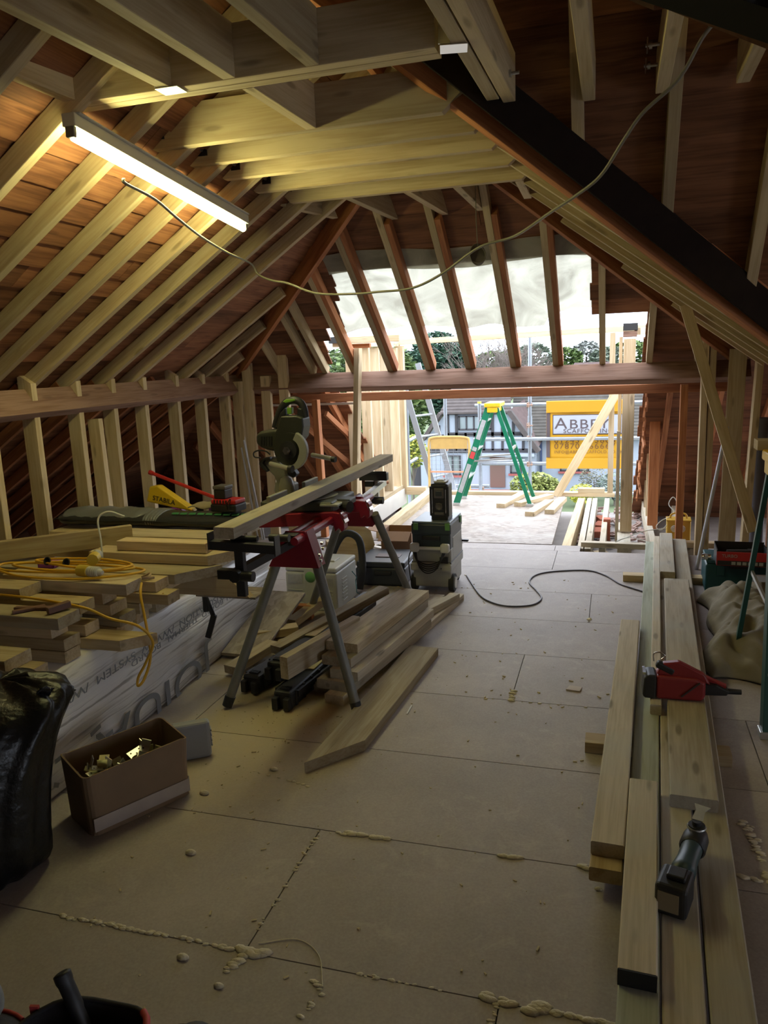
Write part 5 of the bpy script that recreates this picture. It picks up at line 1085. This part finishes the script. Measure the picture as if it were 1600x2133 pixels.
for a, b, lab in (((-2.29, 2.42, .675), (-2.10, 2.45, .677), 'brown strip scrap with a split end on the near corner of the pile'), ((-2.11, 2.39, .683), (-2.07, 2.47, .690), 'dark brown channel piece on the near corner of the pile'), ((-2.26, 2.37, .675), (-2.18, 2.46, .678), 'small bent brown scrap at the left of the near corner')):
    tag(beam('metal_scrap', a, b, .025, .012 if 'channel' not in lab else .026, BRS), lab, 'scrap')
tag(MB().tube(bez([(-2.03, 2.905, .677), (-2.0, 2.93, .69), (-1.99, 2.90, .684), (-2.01, 2.88, .68), (-1.97, 2.915, .677)], 6), .006, 6).build('string_tangle', plain('string', (.42, .30, .20), .9)), 'tangle of rough string on a plank end', 'string')
tag(MB().box((-1.90, 2.865, .602), (.03, .004, .03), (0, .8, 0)).build('paper_tag', plain('tag_orange', (.60, .42, .14), .6)), 'small orange tag stuck to a plank end', 'tag')
for p, lab in (((-2.63, 3.02, .69), 'purple plastic piece in front of the long edge plank'), ((-2.62, 4.18, .72), 'purple plastic piece behind the yellow pouch'), ((-2.35, 4.2, .735), 'larger purple plastic piece behind the red charger')):
    tag(MB().box(p, (.08, .05, .04)).cyl((p[0]+.03, p[1]-.02, p[2]), (p[0]+.03, p[1]+.02, p[2]), .026, n=12).build('purple_part', plain('purple', (.30, .05, .42), .4) if 'purple' not in MT else MT['purple'], bevel=.004), lab, 'plastic part')
# black zipped bag
BAG = plain('bag_nylon', (.035, .037, .042), .38, bump=.7, nscale=7); BAGG = plain('bag_grey', (.20, .21, .23), .32, bump=.8, nscale=6)
bg = hold('tool_bag', (-2.62, 3.96, .672), (0, 0, .02), label='long black and grey zipped guide rail bag lying across the back of the pile', cat='bag')
def lump(x0, x1, w, h, mt, name, k=0):
    P = []
    for i in range(25):
        t = i/24; x = x0+(x1-x0)*t; e = min(1, .35+math.sin(PI*min(1, max(0, t)))**.35); P.append([(x, w/2*math.cos(a)*e*(1+.04*math.sin(i*1.7+a)), h/2*(1+math.sin(a)*e*(.92+.08*math.sin(i*1.1+k)))-.0) for a in [2*PI*j/16 for j in range(16)]])
    m = MB(); m.grid(P, closed=True); m.add(P[0], [tuple(range(16))[::-1]]); m.add(P[-1], [tuple(range(16))]); return m.build(name, mt, bg)
lump(-.66, .70, .26, .095, BAG, 'main_body'); lump(-.62, -.02, .22, .115, BAGG, 'padded_flap', 2); lump(-.03, .08, .255, .107, BAGG, 'strap', 1)
MB().tube(bez([(-.62, -.125, .06), (-.3, -.132, .05), (0, -.13, .055), (.3, -.132, .045), (.62, -.125, .05)], 5), .004, 6).build('zip', RUB_, bg)
m = MB()
for k in range(9): m.box((.17+.055*k, -.07, .092), (.04, .022, .003), (.3, 0, .1))
tag(m.build('green_lettering', plain('bag_green', (.06, .26, .10), .6), bg), kind='stuff')
# yellow pouch with spirit level text, red pole, charger
pc = hold('level_pouch', (-2.60, 4.10, .768), (0, 0.18, .0), label='yellow wedge shaped tool pouch on the black bag', cat='pouch')
PY = plain('pouch_yellow', (.78, .52, .02), .45)
MB().prism([(-.16, 0), (.17, 0), (.14, .02), (-.09, .115), (-.145, .10)], -.03, .03, Matrix(((1, 0, 0, 0), (0, 0, -1, 0), (0, 1, 0, 0), (0, 0, 0, 1)))).build('body', PY, pc, bevel=.01, seg=3)
text('lettering', 'STABILA', .042, BLK, pc, WM[pc.name] @ Matrix.Translation((-.115, -.032, .022)) @ Matrix.Rotation(.02, 4, 'Y') @ Matrix.Rotation(PI/2, 4, 'X'))
tag(MB().cyl((-2.78, 4.20, .955), (-2.28, 4.17, .79), .011, n=10).cyl((-2.80, 4.20, .962), (-2.775, 4.20, .953), .015, n=10).build('red_pole', plain('pole_red', (.55, .03, .03), .4)), 'thin red telescopic pole with a dark tip leaning over the yellow pouch', 'pole')
CL = plain('canvas', (.36, .30, .20), .9, bump=.5)
P = [[(-2.44+.34*s, 4.02+.14*t, .775+.035*math.sin(s*PI)*math.sin(t*PI)+.008*math.sin(s*15)) for s in [k/12 for k in range(13)]] for t in [k/6 for k in range(7)]]
tag(MB().grid(P).build('canvas_cloth', CL, solid=.006), 'crumpled canvas cloth on the black bag left of the charger', 'cloth')
ch = hold('battery_charger', (-2.13, 3.95, .777), (0, 0, -.1), label='red and black battery charger with battery on the right end of the black bag', cat='charger')
REDP = plain('tool_red', (.50, .02, .02), .4)
MB().box((0, 0, .0225), (.17, .12, .045)).build('base', BLK, ch, bevel=.008); MB().box((0, 0, .058), (.165, .115, .028)).build('housing', REDP, ch, bevel=.01, seg=3)
b_ = MB().box((-.03, 0, .10), (.075, .085, .055)).build('battery', BLK, ch, bevel=.007); MB().box((-.03, 0, .138), (.082, .09, .022)).build('battery_top', RD2, b_, bevel=.006)
for k in range(5): MB().box((-.055+.02*k, -.0585, .06), (.008, .004, .02)).build('vent', BLK, ch)
MB().tube(bez([(.03, -.06, .02), (.04, -.075, .05), (.06, -.065, .08), (.045, -.07, .02), (.07, -.06, .01)], 5), .003, 6).build('cable', RUB_, ch)
# bar clamp and rods
tag(MB().bar((-1.98, 3.36, .44), (-1.93, 3.34, .34), .012, .03).bar((-1.93, 3.34, .36), (-1.97, 3.33, .24), .022, .03).cyl((-1.985, 3.36, .37), (-1.985, 3.36, .45), .016, n=10).build('bar_clamp', BLK, bevel=.004), 'black clamp handle hanging down in front of the insulation print', 'clamp')
for k, (a, b) in enumerate((((-3.14, 6.42, .0), (-3.27, 6.45, 1.02)), ((-3.11, 6.41, .0), (-3.26, 6.43, .93)), ((-3.17, 6.40, .0), (-3.29, 6.43, .86)))):
    tag(MB().cyl(a, b, .008, n=8).build('conduit_rod', plain('rod_grey', (.50, .50, .55), .4) if 'rod_grey' not in MT else MT['rod_grey']), 'grey rod leaning in the far left corner, ' + ('tallest of three', 'middle of three', 'shortest of three')[k], 'rod')

# ------------------------------------------------------------ ceiling cable and coil
pts = [(-1.855, 2.80, 2.33), (-1.86, 2.82, 2.315), (-1.88, 3.05, 2.30), (-1.93, 3.30, 2.27), (-1.99, 3.62, 2.235), (-2.02, 3.94, 2.20), (-2.05, 4.29, 2.18), (-2.03, 4.35, 2.12), (-1.90, 4.25, 2.07), (-1.77, 4.17, 2.04), (-1.58, 4.11, 1.97), (-1.33, 4.02, 1.946), (-1.18, 3.96, 1.943), (-.98, 3.885, 1.944), (-.81, 3.81, 1.995), (-.61, 3.70, 2.088), (-.44, 3.63, 2.114), (-.254, 3.33, 2.154), (-.156, 3.21, 2.182), (-.063, 3.10, 2.223), (.015, 2.97, 2.305), (.074, 2.92, 2.370), (.158, 2.88, 2.426), (.20, 2.85, 2.469), (.25, 2.82, 2.55), (.33, 2.78, 2.615), (.45, 2.6, 2.70), (1.0, 2.1, 2.83)]
tag(MB().tube(bez(pts, 6), .0062, 8).build('lighting_cable', plain('cable_grey', (.22, .20, .15), .5)), 'grey cable slung across the roof from the lit tube to the side wing', 'cable')
hc = empty('cable_coil', (-.835, 5.0, 2.22), 0, 'small hanging coil of thin wire before the translucent sheet', 'cable coil')
for k in range(5): MB().lathe([(.052+.003*k, -.003), (.055+.003*k, 0), (.052+.003*k, .003), (.049+.003*k, 0), (.052+.003*k, -.003)], 24, Matrix.Rotation(1.35+.05*k, 4, 'X') @ Matrix.Rotation(.5+.1*k, 4, 'Y')).build('loop', MT['cable_grey'], hc)
MB().tube([(0, 0, .05), (-.005, -.01, .2), (-.008, -.0, .42)], .003, 6).build('tail', MT['cable_grey'], hc)

# ------------------------------------------------------------ tools on the right-hand boards
ng = hold('nail_gun', (.33, 3.30, .142), (0, 0, .03), label='red and black framing nail gun lying on the right-hand boards', cat='nail gun')
NR_ = plain('nailer_red', (.26, .02, .022), .42, noise=.1)
XZM = Matrix(((1, 0, 0, 0), (0, 0, -1, 0), (0, 1, 0, 0), (0, 0, 0, 1)))
MB().prism([(-.14, .0), (.04, .0), (.055, .02), (.055, .085), (.02, .10), (-.14, .105)], -.05, .05, XZM).build('body', NR_, ng, bevel=.014, seg=3)
MB().prism([(-.195, .012), (-.185, .0), (-.14, .0), (-.14, .105), (-.175, .105), (-.19, .09)], -.05, .05, XZM).build('end_cap', BLK, ng, bevel=.012, seg=3)
for k in range(5): MB().box((-.188, -.03+.015*k, .105), (.012, .006, .012)).build('cap_tooth', CHR, ng)
MB().prism([(-.14, .105), (-.115, .155), (-.05, .165), (.05, .115), (.075, .07), (.02, .09)], .00, .035, XZM).build('magazine', NR_, ng, bevel=.006)
MB().bar((-.14, -.02, .15), (-.07, -.02, .115), .035, .03).build('grip', BLK, ng, bevel=.008)
MB().prism([(.03, .02), (.14, .025), (.15, .045), (.10, .07), (.03, .075)], -.03, .03, XZM).build('nose', BLK, ng, bevel=.005)
MB().bar((.05, .01, .09), (.14, .0, .055), .03, .014).build('nose_arm', NR_, ng, bevel=.003)
MB().cyl((.13, 0, .035), (.20, 0, .035), .013, .011, 10).build('contact_tip', BLK, ng)
MB().bar((-.04, -.052, .02), (.03, -.052, .085), .004, .012, (0, 1, 0)).build('belt_hook', DKS, ng); MB().tube(bez([(-.15, 0, .15), (-.15, 0, .185), (-.12, 0, .19), (-.105, 0, .175), (-.12, 0, .16)], 4), .003, 6).build('wire_hook', CHR, ng)
mt_ = hold('multi_tool', (.18, 1.98, .094), (0, 0, -.28), label='black cordless multi-tool with a flat blade lying on the right-hand boards', cat='power tool')
TEAL = plain('tool_teal', (.03, .06, .065), .42)
MB().box((-.005, .02, .048), (.085, .105, .092)).build('battery', BLK, mt_, bevel=.012, seg=3); MB().box((-.01, -.034, .048), (.055, .003, .055)).build('battery_label', plain('batt_label', (.30, .25, .16), .5), mt_)
MB().box((.0, .025, .10), (.05, .05, .016)).build('release_button', BLK, mt_, bevel=.005)
MB().lathe([(.0, 0), (.036, 0), (.034, .05), (.029, .10), (.030, .16), (.033, .17)], 20, Matrix.Translation((0, .06, .058)) @ Matrix.Rotation(-PI/2, 4, 'X')).build('body', TEAL, mt_)
MB().lathe([(.033, 0), (.038, .01), (.037, .06), (.03, .085), (0, .09)], 20, Matrix.Translation((0, .22, .056)) @ Matrix.Rotation(-PI/2, 4, 'X')).build('gear_head', BLK, mt_)
MB().cyl((0, .285, .056), (0, .285, .10), .026, .024, 18).build('neck', BLK, mt_); MB().lathe([(.026, 0), (.028, .003), (.026, .006)], 18, Matrix.Translation((0, .285, .09))).build('collar', ALU, mt_)
MB().cyl((0, .285, .10), (0, .285, .112), .013, n=12).build('blade_bolt', DKS, mt_)
MB().prism([(-.016, -.015), (.016, -.015), (.014, .03), (.026, .055), (-.022, .06), (-.012, .03)], 0, .0015, Matrix.Translation((.0, .305, .113)) @ Matrix.Rotation(.12, 4, 'X')).build('blade', STK, mt_)

# ------------------------------------------------------------ far right: transformer, cases, dust sheet, pipes
TY = plain('transformer_yellow', (.62, .38, .05), .5)
tf = hold('site_transformer', (.535, 6.80, .002), (0, 0, -.03), label='yellow site transformer with two round sockets beside the right studs', cat='transformer')
MB().box((0, 0, .095), (.19, .15, .19)).build('case', TY, tf, bevel=.012, seg=3); MB().box((0, 0, .19), (.196, .156, .012)).build('lid', TY, tf, bevel=.004)
MB().tube(bez([(-.065, 0, .19), (-.06, 0, .225), (-.03, 0, .24), (.03, 0, .24), (.06, 0, .225), (.065, 0, .19)], 5), .008, 8).build('handle', TY, tf)
for x in (-.035, .025):
    k_ = MB().cyl((x, -.075, .125), (x, -.10, .125), .027, n=20).build('socket', PALEG, tf, bevel=.003); MB().box((x, -.102, .135), (.022, .006, .012)).build('socket_lid', PALEG, k_, bevel=.002)
WC = MT['cable_white']
for pts_, lab in (([(.44, 6.76, .12), (.25, 6.7, .10), (.10, 6.62, .055), (.03, 6.56, .035)], 'white flex running left from the yellow transformer'), ([(.47, 6.80, .21), (.40, 6.82, .17), (.36, 6.8, .12), (.40, 6.78, .10), (.46, 6.76, .17)], 'white flex loop at the left of the yellow transformer'), ([(.50, 6.85, .25), (.46, 6.9, .30), (.49, 6.9, .36), (.52, 6.88, .33), (.52, 6.85, .26)], 'white flex looped above the yellow transformer'), ([(.34, 6.52, .03), (.20, 6.6, .06), (.12, 6.62, .06), (.04, 6.58, .04)], 'white flex lying over the edge of the floor joists')):
    tag(MB().tube(bez(pts_, 7), .004, 7).build('white_flex', WC), lab, 'cable')
tc_ = hold('stacking_case', (.82, 5.47, 0), (0, 0, -.02), label='dark teal stacking tool case on the floor at the right', cat='tool case')
TC = plain('case_teal', (.015, .075, .09), .45); MB().box((0, 0, .10), (.44, .32, .20)).build('body', TC, tc_, bevel=.015, seg=3); MB().box((0, 0, .212), (.43, .31, .022)).build('lid', TC, tc_, bevel=.006)
for s in (-.13, .13): MB().box((s, -.165, .16), (.05, .014, .07)).build('latch', TC, tc_, bevel=.004)
MB().box((0, -.168, .19), (.14, .016, .03)).build('handle', BLK, tc_, bevel=.006)
rb2 = hold('tool_box', (.80, 5.30, .224), (0, 0, -.04), label='open black and red power tool tray on the teal case', cat='tool box')
MB().box((0, 0, .008), (.30, .22, .016)).build('tray_base', BLK, rb2)
for c_, d_, mt in (((0, -.108, .045), (.30, .006, .09), REDP), ((0, .108, .055), (.30, .006, .11), BLK), ((-.148, 0, .05), (.006, .21, .10), BLK), ((.148, 0, .05), (.006, .21, .10), BLK)): MB().box(c_, d_).build('side_wall', mt, rb2)
text('lettering', 'TURBO', .028, STK, rb2, WM[rb2.name] @ Matrix.Translation((-.12, -.113, .055)) @ Matrix.Rotation(PI/2, 4, 'X'))
MB().box((0, -.1125, .018), (.29, .003, .03)).build('lower_band', BLK, rb2)
for k in range(6): MB().box((-.05+.032*k, -.115, .018), (.024, .002, .020)).build('pictogram', STK, rb2)
MB().cyl((-.08, 0, .05), (.06, .02, .05), .03, n=14).box((.07, .02, .05), (.05, .05, .06)).build('inner_tool', DKS, rb2)
tag(MB().cyl((.57, 5.36, .235), (.63, 5.36, .235), .02, n=12).box((.60, 5.36, .237), (.02, .05, .03)).build('vice_part', CHR), 'small chrome clamp part at the left end of the teal case', 'clamp')
tag(MB().cyl((1.10, 6.60, 0), (1.10, 6.60, 1.02), .055, n=24).cyl((1.10, 6.60, .98), (1.10, 6.60, 1.05), .062, n=24).build('soil_pipe', plain('pipe_grey', (.14, .14, .17), .35)), 'grey plastic soil pipe standing among the right studs', 'pipe')
tag(MB().cyl((.60, 5.90, 0), (.80, 6.2, 1.02), .014, n=10).build('conduit_tube', plain('conduit_grey', (.45, .45, .50), .4)), 'pale grey conduit tube leaning on the right studs', 'pipe')
tag(MB().cyl((.98, 6.3, 0), (.98, 6.32, .52), .012, n=10).build('violet_pipe', plain('pipe_violet', (.06, .04, .20), .4)), 'thin dark violet pipe standing left of the soil pipe', 'pipe')
from mathutils import noise as _nz
DS = plain('dust_sheet', (.22, .19, .13), .92, bump=.5, nscale=14)
P = []
for i in range(64):
    s = i/63; rw = []
    for k in range(56):
        t = k/55; x = .52+.60*t+.10*math.sin(s*5)*(1-t)*.5; y = 5.10-1.25*s-.12*t
        h = (.04+.16*math.sin(PI*min(1, t*1.05))**.7*math.sin(PI*min(1, .12+s*.9))**.6)
        h *= .8; h += (.034*abs(math.sin(7*t+6*s+math.sin(5*s)))+.03*abs(math.sin(13*t-9*s+2*math.sin(3*t)))+.014*math.sin(31*t+19*s))*math.sin(PI*t)**.5 + .05*max(0, 1-s*5)*t
        rg = lambda f, o: 1-abs(_nz.noise(Vector((x*f*.8+y*f*.5, y*f-x*f*.4, o))))*2
        h += (.045*max(0, rg(5, 1)-.3)+.03*max(0, rg(11, 4)-.3))*min(1, 4*t, 4*(1-t), 4*s, 4*(1-s))
        rw.append((x+.03*math.sin(s*13+t*3), y+.03*math.sin(t*11), max(.006, h*(1 if 0 < i < 63 and 0 < k < 55 else .05))))
    P.append(rw)
tag(MB().grid(P).build('dust_sheet', DS, solid=.008, sub=1), 'crumpled beige dust sheet heaped behind the right stepladder', 'dust sheet')

# ------------------------------------------------------------ floor bits
tag(MB().tube(bez([(-1.03, 5.47, .006), (-.86, 5.02, .006), (-.75, 4.86, .006), (-.63, 4.80, .006), (-.49, 4.85, .006), (-.442, 5.0, .006), (-.49, 5.17, .006), (-.558, 5.36, .006), (-.536, 5.55, .006), (-.42, 5.67, .006), (-.18, 5.74, .006), (-.045, 5.63, .006), (.06, 5.42, .006), (.14, 5.33, .006), (.22, 5.25, .006)], 8), .0055, 8).build('floor_cable', plain('cable_dark', (.06, .05, .06), .5)), 'dark cable snaking over the open floor from the dust extractor', 'cable')
FOAM = plain('foam_glue', (.62, .56, .42), .8, bump=.5, nscale=60)
def blobs(pts, r, n, jit, label=None, par=None, sd=1):
    rr_ = random.Random(sd); m = MB(); P = [Vector(p) for p in bez([(x, y, 0) for x, y in pts], 12)]
    for _ in range(n):
        p = rr_.choice(P); q = p+Vector((rr_.gauss(0, jit), rr_.gauss(0, jit), 0)); a = r*rr_.uniform(.35, 1.2); M = Matrix.Translation((q.x, q.y, a*.15)) @ Matrix.Rotation(rr_.uniform(-.35, .35), 4, 'Z') @ Matrix.Diagonal((1.9, 1, .75, 1))
        m.lathe([(a*.6, -a*.3), (a, .0), (a*.8, a*.5), (a*.3, a*.8)], 7, M)
    return m
fg = empty('glue_beads', (-.6, 1.8, 0), 0, 'squeezed out foam glue beads along the floor board joints', 'glue')
for i, (p, r, n, j) in enumerate(((((-1.55, 1.66), (-1.3, 1.665), (-1.0, 1.664)), .007, 85, .003), (((-.97, 1.667), (-.90, 1.664)), .013, 16, .004), (((-.94, 1.64), (-.97, 1.60), (-.965, 1.57)), .010, 10, .006), (((-.62, 1.664), (-.36, 1.664)), .005, 20, .003), (((-.28, 1.668), (-.16, 1.664), (-.14, 1.67)), .012, 26, .005), (((-.12, 1.664), (.02, 1.664)), .009, 34, .003), (((-.255, 1.655), (-.262, 1.55)), .005, 14, .003), (((-.955, 2.21), (-.955, 2.0), (-.955, 1.75)), .006, 26, .003), (((-.955, 2.235), (-.80, 2.250)), .007, 12, .002), (((-.85, 2.247), (-.70, 2.247)), .011, 22, .003), (((-.33, 2.247), (-.24, 2.249)), .010, 12, .003), (((-.08, 2.247), (-.04, 2.247)), .010, 6, .002), (((.45, 2.62), (.47, 2.45), (.475, 2.30)), .008, 40, .006), (((.40, 2.31), (.48, 2.30)), .009, 12, .003), (((-.443, 3.41), (-.445, 3.55)), .008, 12, .003), (((-.125, 4.60), (-.123, 4.68)), .009, 8, .002), (((-1.38, 2.56), (-1.1, 2.50)), .005, 16, .002), (((-.6, 3.405), (-.1, 3.41)), .005, 14, .002), (((-.75, 1.63), (-.70, 1.58), (-.72, 1.50)), .006, 14, .004))):
    tag(blobs(p, r, n, j, sd=i+2).build('bead', FOAM, fg, mw=I4), kind='stuff')
m = MB(); rk = random.Random(11)
for _ in range(230):
    x, y = rk.uniform(-1.6, .4), rk.uniform(1.3, 5.5); a = rk.uniform(.002, .006); m.box((x, y, a*.4), (a*rk.uniform(1, 4), a, a*.8), (0, 0, rk.uniform(0, 3)))
for _ in range(260):
    x, y = rk.gauss(-1.35, .28), rk.gauss(3.0, .4); a = rk.uniform(.0015, .0035); m.box((x, y, a*.2), (a*rk.uniform(1, 3), a, a*.8), (0, 0, rk.uniform(0, 3)))
tag(m.build('wood_shavings', MT['sawdust_layer']), 'scattered wood chips and sawdust crumbs over the floor', 'sawdust', kind='stuff')
for (x, y), s_, lab in (((-1.33, 2.02), .016, 'small foam lump left of the mid floor'), ((-1.28, 2.58), .014, 'foam crumb near the left stand leg'), ((-1.47, 2.36), .016, 'foam lump beside the cardboard box'), ((-1.11, 1.60), .015, 'foam lump in the near floor area'), ((-.965, 1.535), .012, 'small foam lump below the board joint'), ((-.02, 2.15), .010, 'foam lump by the right boards')):
    tag(MB().lathe([(s_*.5, 0), (s_, s_*.3), (s_*.7, s_*.8), (s_*.2, s_)], 8, Matrix.Translation((x, y, .0)) @ Matrix.Diagonal((1.3, .8, 1, 1))).build('foam_lump', FOAM), lab, 'foam lump')
tag(MB().prism([(-.035, -.02), (.03, -.03), (.04, .02), (-.02, .03)], .001, .006, Matrix.Translation((-.165, 3.60, 0))).build('tile_chip', plain('chip_pale', (.45, .38, .32), .7)), 'small flat square offcut lying on the open floor', 'offcut')
tag(MB().bar((-.885, 3.17, .003), (-.885, 3.26, .003), .006, .004).build('plastic_sliver', PALEG), 'thin white sliver on the floor beside the mitred plank', 'sliver')
tag(MB().tube(bez([(-.93, 1.70, .003), (-.83, 1.74, .003), (-.75, 1.70, .003), (-.70, 1.60, .003)], 6), .0018, 5).build('string', FOAM), 'thin thread of dried glue curling below the near joint', 'thread')

# ------------------------------------------------------------ tool bag at the bottom left corner
TB = plain('bag_fabric', (.02, .018, .022), .75, bump=.3, nscale=30); TR2 = plain('bag_trim_red', (.45, .05, .05), .6)
tb_ = hold('open_tool_bag', (-1.06, 1.12, 0), (0, 0, .25), label='black open-topped tool bag with red trim at the bottom left corner', cat='bag')
def oval(rx, ry, z, w=0): return [(rx*math.cos(a)*(1+.03*math.sin(3*a)), ry*math.sin(a)*(1+.05*math.sin(2*a+1)), z+w*math.sin(4*a)) for a in [2*PI*k/32 for k in range(32)]]
P = [oval(.15, .10, 0), oval(.165, .115, .02), oval(.16, .115, .12), oval(.145, .105, .222, .008)]
m = MB(); m.grid(P, closed=True); m.add(P[0], [tuple(range(32))[::-1]]); m.build('body', TB, tb_, solid=.008)
MB().tube([(q[0]*1.01, q[1]*1.01, q[2]+.002) for q in P[-1]][3:20], .006, 8).build('rim_trim', TB, tb_)
MB().tube([(q[0]*1.02, q[1]*1.02, q[2]+.003) for q in P[-1]][0:4], .008, 8).build('red_trim', TR2, tb_)
MB().bar((-.125, .085, .03), (-.12, .075, .235), .020, .006, (0, 1, 0)).build('red_strap', TR2, tb_)
MB().box((.06, 0, .17), (.15, .05, .02), (0, .3, .2)).build('divider', TB, tb_, bevel=.004)
Q = [[(x-.24, y, z) for x, y, z in oval(*s)] for s in ((.10, .10, 0), (.13, .12, .03), (.135, .125, .12), (.12, .11, .19), (.07, .06, .225), (.01, .01, .23))]
m = MB(); m.grid(Q, closed=True); m.add(Q[0], [tuple(range(32))[::-1]]); m.build('side_pocket', TB, tb_)
MB().tube([(q[0], q[1]*1.0, q[2]+.004) for q in Q[3]][4:14], .005, 8).build('pocket_trim', TR2, tb_)
Q = [[(x+.21, y+.02, z) for x, y, z in oval(*s)] for s in ((.07, .06, 0), (.08, .07, .03), (.075, .065, .15), (.04, .04, .205), (.01, .01, .21))]
m = MB(); m.grid(Q, closed=True); m.add(Q[0], [tuple(range(32))[::-1]]); m.build('side_pocket', TB, tb_)
tag(MB().tube(bez([(-1.05, 1.10, .05), (-1.075, 1.17, .17), (-1.105, 1.185, .235), (-1.135, 1.195, .285), (-1.143, 1.198, .300)], 5), [.013]*5+[.015]*5+[.017]*5+[.019]*5+[.013], 14).build('pry_bar', BLK), 'black rubber gripped bar sticking up out of the open bag', 'tool')
hd = MB(); hd.lathe([(0, 0), (.025, .0), (.035, .03), (.03, .07), (.016, .10), (.0, .105)], 18, Matrix.Translation((-1.285, 1.13, .215)))
tag(hd.build('work_glove', plain('glove_grey', (.22, .22, .20), .9, bump=.4, nscale=40), sub=1), 'grey fabric glove tip at the left of the open bag', 'glove')
tag(MB().lathe([(0, 0), (.05, 0), (.06, .03), (.04, .06), (0, .068)], 16, Matrix.Translation((-.845, 1.235, .12)) @ Matrix.Diagonal((1, .8, 1, 1))).build('knee_pad', plain('pad_grey', (.07, .07, .07), .7)), 'dark rounded pad right of the open tool bag', 'pad')
tag(MB().lathe([(0, 0), (.022, 0), (.026, .02), (.012, .035), (0, .036)], 12, Matrix.Translation((-.79, 1.19, .185))).build('bottle_cap', TR2), 'small red cap beside the dark pad at the bottom edge', 'cap')
